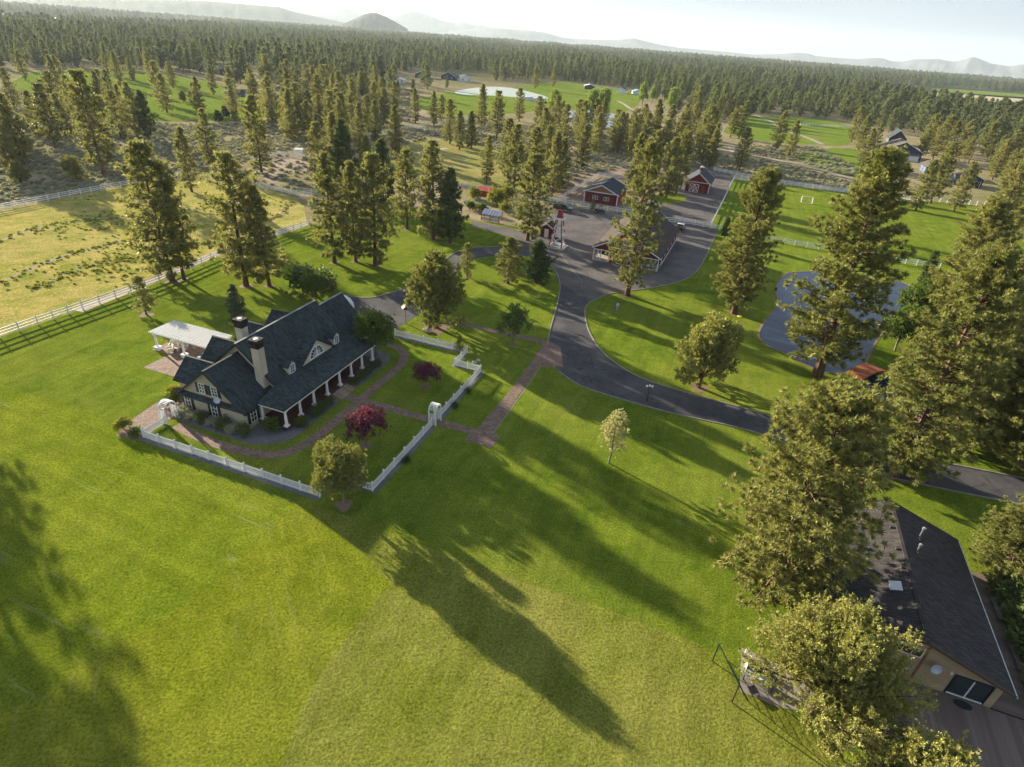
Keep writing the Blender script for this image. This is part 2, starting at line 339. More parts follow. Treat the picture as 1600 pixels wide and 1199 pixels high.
def water_mat(name, col):
    m, nt, b = newmat(name); co = coords(nt)
    n = noise(nt, coords(nt, 'Object', (1, 1.6, 1), R(30)), 1.6, 3, 0.6)
    b.inputs['Base Color'].default_value = (*col, 1); b.inputs['Roughness'].default_value = 0.03; b.inputs['IOR'].default_value = 1.33
    b.inputs['Specular IOR Level'].default_value = 0.45
    bumpn(nt, b, n, 0.035, 0.06); return m
MAT_WATER = water_mat('pond_water', (0.009, 0.021, 0.046))
for nm, pts in (('pond', POND), ('pond', POND2)):
    cx, cy = np.mean([p[0] for p in pts]), np.mean([p[1] for p in pts])
    o = sheet('water', [(cx + (p[0] - cx) * 1.02, cy + (p[1] - cy) * 1.02) for p in pts], 0.008, MAT_WATER)
sheet('creek_water', CREEK, 0.026, MAT_WATER)
for nm, pts in (('pond_bank', POND), ('pond_bank', POND2)): kerb(nm, pts + [pts[0], pts[1]], 0.35, 0.05, MAT_MULCH, 0.0)

# three bands of rough grass below the lawn
sheet('rough_field', GP((-420, 1500), (-330, 800), (-240, 640), (0, 600), (130, 640), (232, 700), (330, 742), (440, 782), (470, 790), (440, 812), (385, 862), (330, 915), (270, 958), (222, 978), (150, 1030), (60, 1090), (-100, 1160), (-200, 1300)), 0.028, MAT_FIELD_A)
sheet('rough_field', GP((470, 790), (440, 812), (385, 862), (330, 915), (270, 958), (222, 978), (150, 1030), (60, 1090), (-100, 1160), (-200, 1500), (330, 1500), (400, 1270), (440, 1199), (470, 1110), (510, 1040), (560, 972), (612, 912), (560, 860), (500, 808)), 0.028, MAT_FIELD_B)
sheet('rough_field', GP((500, 792), (480, 792), (500, 808), (560, 860), (612, 912), (560, 972), (510, 1040), (470, 1110), (440, 1199), (400, 1270), (330, 1500), (1500, 1500), (1360, 1230), (1240, 1120), (1150, 1075), (1135, 1040), (1098, 1008), (1000, 972), (900, 935), (800, 905), (700, 868), (600, 828)), 0.028, MAT_FIELD_C)
sheet('paddock', GP((-420, 700), (-240, 612), (0, 526), (130, 481), (250, 439), (345, 399), (480, 353), (475, 322), (452, 306), (407, 294), (330, 285), (218, 286), (0, 330), (-200, 368), (-420, 420)), 0.012, MAT_PADDOCK)
FUR = []
# darker tyre furrows curving across the paddock
for pl, wd in (([(-60, 470), (60, 415), (130, 392), (190, 378), (260, 365)], 1.6), ([(-40, 395), (40, 362), (110, 348), (225, 338), (320, 325)], 1.3), ([(50, 455), (110, 425), (160, 412), (215, 402)], 1.2), ([(380, 330), (410, 345), (440, 335), (455, 315)], 1.4)):
    fc = smooth_curve(GP(*pl), 14); FUR.append(fc); sheet('furrow', strip(fc, [wd * 0.62 * (0.15 + 0.85 * math.sin(math.pi * (i + 0.5) / len(fc)) ** 0.4) * random.uniform(0.55, 1.35) for i in range(len(fc))]), 0.018, MAT_FURROW)
sheet('dirt_track', strip(smooth_curve(GP((120, 486), (245, 436), (340, 396), (420, 368), (480, 349)), 5), 2.2), 0.022, MAT_PATH)
# clearings and pastures in the middle distance
CLEAR = [
 ('pasture', [(20, 128), (60, 112), (120, 108), (210, 112), (260, 118), (330, 128), (380, 150), (470, 163), (480, 182), (400, 186), (340, 190), (250, 190), (170, 192), (140, 170), (60, 150), (20, 142)], MAT_PASTURE),
 ('pasture', [(560, 258), (600, 238), (680, 218), (800, 240), (860, 262), (870, 290), (800, 300), (720, 288), (640, 275)], MAT_DRYPAST),
 ('pasture', [(645, 160), (700, 145), (760, 148), (850, 158), (860, 170), (790, 178), (690, 178)], MAT_PASTURE),
 ('pasture', [(790, 140), (840, 132), (880, 128), (960, 140), (1000, 150), (985, 172), (930, 178), (860, 165), (830, 150)], MAT_PASTURE),
 ('netted_plot', [(715, 142), (760, 136), (800, 138), (850, 150), (848, 156), (780, 150), (720, 148)], M('pale_netting', (0.33, 0.39, 0.36), 0.8, 0.15, 0.3)),
 ('pasture', [(1130, 205), (1180, 182), (1290, 188), (1330, 200), (1325, 226), (1270, 226), (1200, 222)], MAT_PASTURE),
 ('pasture', [(1240, 240), (1330, 232), (1400, 260), (1380, 285), (1280, 262)], MAT_PASTURE),
 ('hay_field', [(-80, 22), (0, 21), (60, 25), (132, 33), (100, 36), (0, 31), (-80, 30)], MAT_SAND),
 ('hay_field', [(1450, 146), (1500, 146), (1640, 156), (1640, 172), (1560, 168), (1480, 160)], MAT_SAND),
 ('green_field', [(1455, 139), (1510, 141), (1640, 151), (1640, 157), (1500, 147)], MAT_PASTURE),
 ('bare_ground', [(402, 254), (440, 244), (482, 254), (490, 268), (450, 272), (430, 288), (405, 272)], MAT_DIRT),
 ('bare_ground', [(900, 268), (990, 262), (1100, 262), (1040, 330), (930, 300), (880, 318), (860, 305)], MAT_DIRT),
]
for nm, pts, mt in CLEAR: sheet(nm, smooth_curve(GP(*pts), 3, True), 0.05 if nm == 'netted_plot' else 0.03, mt)
o = sheet('water', smooth_curve(GP((880, 178), (910, 172), (945, 176), (975, 182), (968, 196), (935, 200), (895, 196)), 4, True), 0.06, MAT_WATER)
o = sheet('water', smooth_curve(GP((345, 142), (380, 140), (412, 144), (410, 150), (370, 152)), 4, True), 0.06, MAT_WATER)

# drive, yard and walks
drive = smooth_curve(GP((2000, 830), (1600, 748), (1350, 697), (1185, 645), (1080, 616), (1000, 590), (948, 557), (922, 522), (914, 492), (918, 476), (940, 462)), 6)
drive += GP((960, 440), (900, 395))
drive += smooth_curve(GP((845, 384), (800, 386), (745, 388), (716, 394), (694, 408), (668, 430), (638, 448), (608, 458), (574, 465), (535, 460)), 5)
drive += GP((505, 474), (560, 505), (618, 514)) + smooth_curve(GP((640, 501), (672, 478), (700, 448), (718, 424), (740, 406), (772, 401), (822, 401), (850, 408), (868, 424), (875, 445), (872, 470), (861, 510), (855, 540), (857, 556), (872, 580), (905, 602), (960, 621), (1050, 646), (1180, 676), (1350, 736), (1600, 790), (2000, 885)), 6)
tri_sheet('driveway', drive, [], 0.032, MAT_ASPH)
yard = GP((872, 440), (862, 415), (842, 398), (800, 372), (735, 352), (738, 345), (800, 358), (858, 368), (862, 320), (919, 328), (964, 333), (1010, 318), (1050, 298), (1100, 262), (1140, 270), (1147, 281), (1108, 357), (1122, 361)) + smooth_curve(GP((1118, 368), (1104, 398), (1092, 420), (1072, 436), (1040, 446), (1000, 453), (955, 459), (930, 468)), 5) + GP((905, 462))
tri_sheet('barn_yard', yard, [], 0.042, MAT_YARD)
sheet('turnout_ground', GP((872, 316), (935, 275), (1000, 283), (985, 315), (964, 331)), 0.036, MAT_DIRT)
sheet('grass_island', smooth_curve(GP((1020, 308), (1050, 300), (1072, 310), (1060, 318), (1030, 318)), 4, True), 0.055, MAT_LAWN)
for pl in ([(2000, 830), (1600, 748), (1350, 697), (1185, 645), (1080, 616), (1000, 590), (948, 557), (922, 522), (914, 492), (918, 476), (940, 464), (960, 458), (1000, 453), (1040, 446), (1072, 436), (1092, 420), (1104, 398), (1118, 368)],
           [(851, 407), (868, 424), (875, 445), (872, 470), (861, 510), (855, 540)], [(872, 580), (905, 602), (960, 621), (1050, 646), (1180, 676), (1350, 736), (1600, 790)],
           [(845, 383), (800, 385), (745, 387), (716, 393), (694, 407)], [(640, 448), (608, 459), (574, 466), (535, 461)]):
    kerb('kerb', smooth_curve(GP(*pl), 6), 0.18, 0.10, MAT_KERB)
kerb('kerb', GP((1056, 369), (1122, 386)), 0.5, 0.06, MAT_KERB)
kerb('kerb', smooth_curve(GP((862, 330), (860, 350), (862, 375), (885, 410), (910, 440)), 4), 0.12, 0.05, MAT_KERB)
# tar seams across the asphalt
MAT_TAR = M('tar_seam', (0.025, 0.025, 0.028), 0.6, 0.1)
for pl in ([(868, 524), (890, 527), (915, 523)], [(905, 590), (930, 578), (955, 566)], [(1048, 642), (1058, 632), (1060, 622)], [(880, 470), (897, 462), (907, 440), (900, 425)]):
    sheet('tar_seam', strip(smooth_curve(GP(*pl), 3), 0.10), 0.047, MAT_TAR)
def LP(*ab): return [HL(a, b) for a, b in ab]
sheet('brick_walk', LP((10.25, 4.8), (11.5, 4.8), (11.5, 22.9), (22, 23.3), (30, 23.2), (36.7, 22.9), (36.7, 7.2), (38.0, 7.2), (38.0, 23.3), (37.0, 25.5), (31, 27.8), (29.5, 24.6), (22, 24.7), (11.5, 24.9), (11.5, 25.9), (8.9, 25.9), (8.9, 22.5), (10.25, 22.5)), 0.036, MAT_PAVER)
ring_l = smooth_curve(LP((-2.6, -7.6), (-3.2, -4.0), (-3.35, 0.5), (-2.6, 4.9), (-0.5, 6.9), (3.8, 7.5), (10.2, 7.45)), 6)
sheet('brick_walk', strip(ring_l, 1.25), 0.040, MAT_PAVER)
sheet('brick_walk', strip(smooth_curve(LP((11.5, 7.4), (18.1, 7.4), (21.5, 7.2), (23.9, 6.1), (25.2, 4.6), (25.6, 3.0), (25.2, 0.5)), 6), 1.2), 0.040, MAT_PAVER)
sheet('patio', LP((-5.0, -9.2), (-5.1, -12.6), (1.2, -13.4), (1.6, -9.0)), 0.034, MAT_PAVER)
sheet('patio', LP((5.2, -21.4), (9.2, -21.4), (9.2, -24.4), (13.5, -24.4), (13.5, -9.0), (5.2, -9.0)), 0.034, MAT_PAVER)
sheet('stone_bed', smooth_curve(LP((-1.6, -8.9), (-1.9, -3), (-1.9, 2.0), (-0.6, 4.2), (1.4, 5.4), (6, 5.3), (9.8, 5.0), (9.8, 0), (0, 0), (0, -9)), 4, True), 0.033, MAT_ROCK)
sheet('stone_bed', smooth_curve(LP((13.2, 5.0), (18, 5.4), (21.6, 5.2), (23, 3.6), (23.2, 0), (13.2, 0)), 4, True), 0.033, MAT_ROCK)
for ab in ([(28.5, 2), (28.5, 13.9), (24.2, 13.9), (24.2, 17.9), (11.6, 17.9)], [(9.6, 17.9), (-2.9, 17.9), (-2.9, 13.8), (-5.8, 13.8), (-5.8, -8.8)]):
    sheet('mulch_strip', strip(LP(*ab), 1.1), 0.033, MAT_ROCK)
sheet('mulch_strip', LP((-4.9, -9), (-6.4, -8.6), (-6.8, -11.6), (-5.2, -12.6)), 0.031, MAT_MULCH)
sheet('mowing_edge', strip(LP((11.6, 24.95), (22, 24.95), (29.3, 24.8)), 0.13), 0.037, MAT_KERB)
# pale tracks beyond the arena
for pl, wd in (([(1142, 228), (1150, 240), (1190, 246), (1240, 256), (1290, 268), (1340, 283), (1395, 305), (1440, 318)], 3.2), ([(1180, 180), (1205, 190), (1225, 203), (1260, 215), (1285, 226)], 3.2), ([(965, 158), (975, 163), (985, 170), (1000, 178)], 3), ([(500, 255), (570, 250), (640, 240), (700, 232)], 2.5)):
    sheet('gravel_track', strip(smooth_curve(GP(*pl), 5), wd), 0.045, MAT_PATH)
# ------------------------------------------------------------------ buildings
MAT_CREAM = M_rows('cream_siding', (0.56, 0.50, 0.38), (0.40, 0.36, 0.27), 40, 0.18, 0.012, 0.7, 0.25, 0.05)
MAT_CREAMP = M('cream_paint', (0.56, 0.51, 0.40), 0.7, 0.08, 1.5)
MAT_ROOF = M_rows('green_shingle', (0.036, 0.050, 0.054), (0.016, 0.024, 0.026), 0.45, 0.16, 0.02, 0.85, 0.5, 0.5)
MAT_DKTRIM = M('dark_trim', (0.022, 0.028, 0.030), 0.5, 0.1)
MAT_GLASS = M('window_glass', (0.035, 0.045, 0.055), 0.08, 0.1, 1.0, 0, 0.8)
MAT_BRICKB = M_rows('black_brick', (0.030, 0.026, 0.026), (0.012, 0.012, 0.012), 0.22, 0.08, 0.008, 0.8, 0.4, 0.3)
MAT_DECKR = M_rows('porch_boards', (0.10, 0.042, 0.034), (0.03, 0.015, 0.012), 30, 0.14, 0.008, 0.5, 0.2, 0.2, R(90))
MAT_WOOD = M_rows('tread_boards', (0.30, 0.22, 0.16), (0.1, 0.07, 0.05), 30, 0.14, 0.01, 0.7, 0.2, 0.2)
MAT_RED = M_rows('red_siding', (0.29, 0.034, 0.036), (0.14, 0.018, 0.02), 0.3, 40, 0.02, 0.75, 0.3, 0.12, 0.0, 'Object', 0.0)
MAT_REDP = M('red_paint', (0.30, 0.036, 0.036), 0.6, 0.15, 1.5)
MAT_BROWNR = M_rows('brown_shingle', (0.070, 0.052, 0.046), (0.03, 0.022, 0.02), 0.45, 0.16, 0.02, 0.9, 0.4, 0.35)
MAT_NAVYR = M_rows('slate_shingle', (0.040, 0.050, 0.066), (0.02, 0.025, 0.03), 0.45, 0.16, 0.02, 0.85, 0.4, 0.3)
MAT_GREYR = M_rows('grey_shingle', (0.105, 0.090, 0.082), (0.05, 0.045, 0.04), 0.5, 0.17, 0.02, 0.9, 0.4, 0.3)
MAT_CHARR = M_rows('charcoal_shingle', (0.052, 0.046, 0.046), (0.022, 0.02, 0.02), 0.45, 0.16, 0.022, 0.9, 0.5, 0.4)
MAT_BLUE = M_rows('blue_siding', (0.055, 0.095, 0.16), (0.03, 0.05, 0.09), 40, 0.18, 0.012, 0.7, 0.2, 0.08)
MAT_TAN = M_rows('tan_siding', (0.58, 0.44, 0.28), (0.42, 0.31, 0.2), 40, 0.22, 0.012, 0.75, 0.25, 0.05)
MAT_TANP = M('tan_gable_wood', (0.26, 0.14, 0.06), 0.7, 0.2, 1.5)
MAT_METAL = M('galvanised_metal', (0.45, 0.46, 0.47), 0.35, 0.1, 2, 0, 0.5, 0.8)
MAT_BLACKM = M('black_metal', (0.02, 0.02, 0.022), 0.45, 0.1)

def window(parent, c, wdt, hgt, n, cols=2, rows=3, shutters=None, frame=None, pane=None, fw=0.07):
    """window on a wall: c centre, n outward axis string like '-y'; pieces are frame, panes, muntins, shutters"""
    ax = n[1]; sg = -1 if n[0] == '-' else 1; fr = frame or MAT_WHITE
    def bx(mb, u0, u1, z0, z1, d0, d1):
        d0, d1 = sorted((sg * d0, sg * d1))
        if ax == 'y': mb.box(c[0] + u0, c[0] + u1, c[1] + d0, c[1] + d1, c[2] + z0, c[2] + z1)
        else: mb.box(c[0] + d0, c[0] + d1, c[1] + u0, c[1] + u1, c[2] + z0, c[2] + z1)
    w2, h2 = wdt / 2, hgt / 2; mb = MB()
    for u0, u1, z0, z1 in ((-w2 - fw, -w2, -h2 - fw, h2 + fw), (w2, w2 + fw, -h2 - fw, h2 + fw), (-w2, w2, -h2 - fw, -h2), (-w2, w2, h2, h2 + fw)): bx(mb, u0, u1, z0, z1, -0.02, 0.07)
    win = mb.build('window', fr, parent)
    m2 = MB()
    for i in range(1, cols): bx(m2, -w2 + wdt * i / cols - 0.022, -w2 + wdt * i / cols + 0.022, -h2, h2, -0.01, 0.05)
    for j in range(1, rows): bx(m2, -w2, w2, -h2 + hgt * j / rows - 0.022, -h2 + hgt * j / rows + 0.022, -0.008, 0.052)
    if cols > 1 or rows > 1: m2.build('muntin', fr, win)
    for i in range(cols):
        for j in range(rows):
            p = MB(); bx(p, -w2 + wdt * i / cols, -w2 + wdt * (i + 1) / cols, -h2 + hgt * j / rows, -h2 + hgt * (j + 1) / rows, -0.03, 0.02); p.build('pane', pane or MAT_GLASS, win)
    if shutters:
        for s in (-1, 1):
            m3 = MB(); u = s * (w2 + fw + 0.02 + 0.2); bx(m3, u - 0.19, u + 0.19, -h2 - 0.05, h2 + 0.05, -0.02, 0.05)
            for k in range(9): z = -h2 + hgt * (k + 0.5) / 9; bx(m3, u - 0.14, u + 0.14, z - 0.03, z + 0.02, 0.05, 0.065)
            m3.build('shutter', MAT_DKTRIM, win)
    return win
def gable_roof(parent, name, x0, x1, y0, y1, ze, zr, mat, ov=0.4, axis='y', th=0.16, trim=None, ridge=True):
    """ridge along axis; x0..x1 is the span across the ridge for axis y"""
    xm = (x0 + x1) / 2; k = (zr - ze) / (xm - x0)
    rf = None
    for s, xe in ((-1, x0 - ov), (1, x1 + ov)):
        zz = ze - k * ov
        q = [(xm, y0 - ov, zr), (xm, y1 + ov, zr), (xe, y1 + ov, zz), (xe, y0 - ov, zz)]
        if axis == 'x': q = [(p[1], p[0], p[2]) for p in q]
        o = MB().slab(q, th).build(name, mat, parent); rf = rf or o
    if trim is not None:
        for yy in (y0 - ov - 0.03, y1 + ov + 0.03):
            for xe in (x0 - ov, x1 + ov):
                p, q = (xm, yy, zr - th / 2), (xe, yy, ze - k * ov - th / 2)
                if axis == 'x': p, q = (p[1], p[0], p[2]), (q[1], q[0], q[2])
                MB().bar(p, q, 0.06, 0.24).build('rake_board', trim, parent)
    if ridge:
        p, q = (xm, y0 - ov, zr + 0.02), (xm, y1 + ov, zr + 0.02)
        if axis == 'x': p, q = (p[1], p[0], p[2]), (q[1], q[0], q[2])
        MB().bar(p, q, 0.28, 0.07).build('ridge_cap', mat, rf)
    return rf

# ---- main house (x = out from the front, y = along the front)
H = thing('farmhouse', 'cream farmhouse with dark green shingle roof, long white-columned porch and two chimneys', 'house', (HO[0], HO[1], 0), HROT)
MB().prism([(-9, 0), (0, 0), (0, 2.62), (-4.5, 6.42), (-9, 2.62)], 'y', 0, 5.2).build('wall', MAT_CREAM, H)
MB().prism([(-9.0, 0), (-0.03, 0), (-0.03, 4.2), (-4.25, 7.72), (-8.9, 3.7)], 'y', 4.9, 18.5).build('wall', MAT_CREAM, H)
MB().prism([(-8.6, 0), (-0.06, 0), (-0.06, 2.3), (-4.2, 6.75), (-8.6, 2.3)], 'y', 18.4, 24.3).build('wall', MAT_CREAM, H)
gable_roof(H, 'roof', -9, 0, 0, 5.4, 2.78, 6.62, MAT_ROOF, 0.42)
rm = MB().slab([(-4.2, 4.35, 7.95), (-4.2, 18.9, 7.95), (0.55, 18.9, 3.92), (0.55, 4.35, 3.92)], 0.16).build('roof', MAT_ROOF, H)
MB().slab([(-4.2, 4.35, 7.95), (-4.2, 18.9, 7.95), (-9.4, 18.9, 3.55), (-9.4, 4.35, 3.55)], 0.16).build('roof', MAT_ROOF, H)
MB().bar((-4.2, 4.3, 7.97), (-4.2, 18.95, 7.97), 0.26, 0.07).build('ridge_cap', M('ridge_metal', (0.20, 0.22, 0.21), 0.5), rm)
for yy in (4.32,):
    MB().bar((-4.2, yy, 7.84), (0.55, yy, 3.81), 0.06, 0.24).build('rake_board', MAT_DKTRIM, H)
    MB().bar((-4.2, yy, 7.84), (-9.4, yy, 3.44), 0.06, 0.24).build('rake_board', MAT_DKTRIM, H)
for s in (0.55, -9.5): MB().bar((-4.5, -0.45, 6.52), (0.42 if s > 0 else -9.42, -0.45, 2.33), 0.06, 0.22).build('rake_board', MAT_DKTRIM, H)
gr = MB().slab([(-4.2, 18.95, 7.02), (-4.2, 24.75, 7.02), (0.15, 24.75, 2.35), (0.15, 18.95, 2.35)], 0.16).build('roof', MAT_ROOF, H)
MB().slab([(-4.2, 18.95, 7.02), (-4.2, 24.75, 7.02), (-8.9, 24.75, 2.1), (-8.9, 18.95, 2.1)], 0.16).build('roof', MAT_ROOF, H)
MB().bar((-4.2, 18.95, 7.04), (-4.2, 24.8, 7.04), 0.26, 0.07).build('ridge_cap', MATS['ridge_metal'], gr)
# porch roof with hipped ends, porch floor, steps, columns
MB().slab([(0.5, 5.46, 3.93), (0.5, 18.9, 3.93), (4.0, 20.45, 2.92), (4.0, 1.55, 2.92)], 0.16).build('porch_roof', MAT_ROOF, H)
MB().slab([(0.5, 5.46, 3.93), (4.0, 1.55, 2.92), (0.35, 1.55, 2.92)], 0.16).build('porch_roof', MAT_ROOF, H)
MB().slab([(0.5, 18.9, 3.93), (0.5, 20.45, 2.92), (4.0, 20.45, 2.92)], 0.16).build('porch_roof', MAT_ROOF, H)
MB().box(0.3, 3.85, 1.75, 20.25, 2.60, 2.72).build('porch_ceiling', MAT_CREAMP, H)
fs = MB(); fs.box(3.7, 3.86, 1.75, 20.25, 2.45, 2.6); fs.box(0.3, 3.7, 1.75, 1.9, 2.45, 2.6); fs.box(0.3, 3.7, 20.1, 20.25, 2.45, 2.6); fs.build('porch_beam', MAT_WHITE, H)
MB().box(0.0, 3.98, 1.65, 20.35, 0.30, 0.46).build('porch_floor', MAT_DECKR, H)
MB().box(0.05, 3.8, 1.8, 20.2, 0.0, 0.30).build('porch_skirt', MAT_DKTRIM, H)
for i in range(4):
    MB().box(3.9 + 0.36 * i, 4.3 + 0.36 * i, 10.0, 13.0, 0, 0.38 - 0.1 * i).build('step', MAT_WOOD, H)
colm = MB().box(-0.26, 0.26, -0.26, 0.26, 0, 0.14); colm.box(-0.21, 0.21, -0.21, 0.21, 0.14, 0.24)
colm.lathe([(0.19, 0.24), (0.165, 1.0), (0.135, 1.86)], (0, 0, 0), 10); colm.box(-0.17, 0.17, -0.17, 0.17, 1.86, 1.93); colm.box(-0.21, 0.21, -0.21, 0.21, 1.93, 2.0)
cme = colm.mesh('column', MAT_WHITE)
for a in (2.06, 4.53, 7.05, 9.6, 12.2, 14.72, 17.2, 19.7): obj('column', cme, H, (3.66, a, 0.46))
obj('column', cme, H, (0.42, 2.1, 0.46)); obj('column', cme, H, (0.42, 19.9, 0.46))
# front door and porch windows
MB().box(-0.05, 0.03, 10.9, 12.0, 0.46, 2.5).build('door', M('dark_door', (0.05, 0.025, 0.02), 0.4), H)
for a in (4.6, 7.2, 9.4, 13.8, 16.2, 18.2): window(H, (0.0, a, 1.55), 0.9, 1.5, '+x', 2, 3, True)
window(H, (0.0, 1.12, 1.45), 0.78, 1.55, '+x', 2, 3, True)
window(H, (-8.2, 0.0, 1.45), 0.78, 1.55, '-y', 2, 3, True); window(H, (-4.4, 0.0, 1.45), 0.78, 1.55, '-y', 2, 3, True)
window(H, (-5.62, 0.0, 4.0), 0.72, 1.15, '-y', 2, 3, True); window(H, (-3.85, 0.0, 4.0), 0.72, 1.15, '-y', 2, 3, True)
MB().slab([(0.4, -0.02, 3.06), (-9.4, -0.02, 3.06), (-9.4, -0.5, 2.62), (0.4, -0.5, 2.62)], 0.12).build('pent_roof', MAT_ROOF, H)
dm = MB().lathe([(0.0, 0.0), (0.2, 0.03), (0.34, 0.12), (0.36, 0.13), (0.2, 0.05), (0.0, 0.02)], (0, 0, 0), 14)
dish = dm.build('satellite_dish', M('dish_grey_blue', (0.42, 0.50, 0.58), 0.4), H); dish.location = (-3.0, -0.6, 3.5); dish.rotation_euler = (R(70), 0, R(30))
MB().bar((-3.0, -0.55, 3.5), (-3.0, 0.05, 3.2), 0.05).build('dish_arm', MAT_METAL, H)
# chimneys
def chimney(x, y, sx, sy, z0, z1):
    c = MB().box(x - sx / 2, x + sx / 2, y - sy / 2, y + sy / 2, z0, z1 - 1.05).build('chimney', MAT_CREAM, H)
    t = MB().box(x - sx / 2 - 0.02, x + sx / 2 + 0.02, y - sy / 2 - 0.02, y + sy / 2 + 0.02, z1 - 1.05, z1 - 0.45)
    t.box(x - sx / 2 - 0.14, x + sx / 2 + 0.14, y - sy / 2 - 0.14, y + sy / 2 + 0.14, z1 - 0.45, z1 - 0.26)
    for xa, xb, ya, yb in ((-0.1, 0.12, -0.1, sy + 0.1), (sx - 0.12, sx + 0.1, -0.1, sy + 0.1), (0.12, sx - 0.12, -0.1, 0.12), (0.12, sx - 0.12, sy - 0.12, sy + 0.1)):
        t.box(x - sx / 2 + xa, x - sx / 2 + xb, y - sy / 2 + ya, y - sy / 2 + yb, z1 - 0.26, z1)
    t.build('chimney_cap', MAT_BRICKB, c)
    f = MB().lathe([(0.24, z1 - 0.3), (0.24, z1 - 0.05), (0.30, z1 - 0.05), (0.30, z1 + 0.02), (0.05, z1 + 0.06)], (x, y, 0), 12)
    f.build('flue', MAT_WHITE, c)
chimney(-1.05, 4.38, 1.0, 0.95, 0.5, 9.3)
chimney(-6.6, 8.0, 1.05, 0.95, 3.0, 9.1)
# central gable with fan window, two dormers
MB().prism([(8.85, 3.7), (15.15, 3.7), (15.0, 4.1), (12.0, 6.3), (9.0, 4.1)], 'x', -1.0, 0.72).build('wall', MAT_CREAMP, H)
for s in (-1, 1):
    MB().slab([(0.98, 12.0, 6.52), (-2.6, 12.0, 6.52), (0.55, 12.0 + s * 3.45, 3.95), (0.98, 12.0 + s * 3.45, 3.95)], 0.14).build('gable_roof', MAT_ROOF, H)
fan = MB()
for k in range(17):
    t = math.pi * k / 16
    if k < 16:
        t2 = math.pi * (k + 1) / 16
        fan.bar((0.74, 12 + 1.32 * math.cos(t), 4.12 + 1.32 * math.sin(t)), (0.74, 12 + 1.32 * math.cos(t2), 4.12 + 1.32 * math.sin(t2)), 0.12, 0.10, (1, 0, 0))
        fan.bar((0.74, 12 + 0.66 * math.cos(t), 4.12 + 0.66 * math.sin(t)), (0.74, 12 + 0.66 * math.cos(t2), 4.12 + 0.66 * math.sin(t2)), 0.06, 0.05, (1, 0, 0))
for k in range(1, 8): t = math.pi * k / 8; fan.bar((0.745, 12, 4.12), (0.745, 12 + 1.3 * math.cos(t), 4.12 + 1.3 * math.sin(t)), 0.05, 0.06, (1, 0, 0))
fan.bar((0.74, 10.62, 4.10), (0.74, 13.38, 4.10), 0.12, 0.10)
fan.bar((0.75, 12, 4.1), (0.75, 12, 5.42), 0.14, 0.12, (1, 0, 0))
fw = fan.build('fan_window', MAT_WHITE, H)
for k in range(8):
    t0, t1 = math.pi * k / 8, math.pi * (k + 1) / 8; tm = (t0 + t1) / 2
    MB().prism([(12, 4.12)] + [(12 + 1.3 * math.cos(t), 4.12 + 1.3 * math.sin(t)) for t in (t0, tm, t1)], 'x', 0.70, 0.735).build('pane', MAT_GLASS, fw)
for a in (7.5, 16.25):
    d = MB().prism([(a - 0.62, 3.7), (a + 0.62, 3.7), (a + 0.62, 4.95), (a, 5.5), (a - 0.62, 4.95)], 'x', -1.6, 0.62).build('dormer', MAT_CREAMP, H)
    for s in (-1, 1): MB().slab([(0.82, a, 5.68), (-2.2, a, 5.68), (-0.9, a + s * 0.86, 4.9), (0.82, a + s * 0.86, 4.9)], 0.1).build('dormer_roof', MAT_ROOF, d)
    window(H, (0.62, a, 4.42), 0.66, 0.95, '+x', 2, 3, None)
# rear cross gables seen over the ridge
for a, zr, hw, be in ((4.1, 4.6, 2.4, -12.0), (8.1, 5.6, 2.7, -11.6), (12.75, 6.0, 2.6, -10.8), (17.9, 5.6, 2.6, -10.8)):
    zb = zr - 0.85 * hw
    MB().prism([(a - hw + 0.4, 0), (a + hw - 0.4, 0), (a + hw - 0.4, zb + 0.2), (a, zr - 0.18), (a - hw + 0.4, zb + 0.2)], 'x', be + 0.4, -7.5).build('wall', MAT_CREAM, H)
    gable_roof(H, 'roof', a - hw, a + hw, be, -6.6 if zr > 5 else -7.8, zb, zr, MAT_ROOF, 0.02, 'x', 0.14)
# ---- shed with faceted white roof behind the garage
S = thing('white_shed', 'small shed with faceted white metal roof behind the farmhouse garage', 'shed', (*HL(29.2, -8.2), 0), HROT)
prof = [(-1.6, 1.9), (-1.5, 2.6), (-0.9, 3.3), (0, 3.6), (0.9, 3.3), (1.5, 2.6), (1.6, 1.9)]
MB().prism([(-1.5, 0), (1.5, 0)] + [(p[0] * 0.95, p[1] - 0.08) for p in prof[::-1]], 'y', -1.6, 1.6).build('wall', MAT_CREAMP, S)
for (x0, z0), (x1, z1) in zip(prof[:-1], prof[1:]): MB().slab([(x0, -1.8, z0), (x1, -1.8, z1), (x1, 1.8, z1), (x0, 1.8, z0)], 0.06).build('roof_panel', M('white_sheet_metal', (0.66, 0.69, 0.74), 0.4, 0.05), S)

# ---- pergola with patio furniture
PG = thing('pergola', 'white slatted pergola on square plinths over the rear brick patio', 'pergola', (*HL(11.4, -19.2), 0), HROT)
for x in (-4.5, 0.2, 4.4):
    for y in (-1.75, 1.75):
        p = MB().box(x - 0.11, x + 0.11, y - 0.11, y + 0.11, 0.5, 2.45); p.bar((x + 0.0, y, 1.9), (x + 0.6, y, 2.5), 0.08); p.bar((x, y, 1.9), (x - 0.6, y, 2.5), 0.08)
        q = p.build('post', MAT_WHITE, PG); MB().box(x - 0.32, x + 0.32, y - 0.32, y + 0.32, 0.03, 0.46).box(x - 0.38, x + 0.38, y - 0.38, y + 0.38, 0.46, 0.54).build('plinth', MAT_WHITE, q)
for y in (-1.85, -1.65, 1.65, 1.85): MB().box(-5.0, 5.0, y - 0.03, y + 0.03, 2.40, 2.60).build('beam', MAT_WHITE, PG)
rme = MB().box(-0.03, 0.03, -2.15, 2.15, 2.605, 2.75).mesh('rafter', MAT_WHITE)
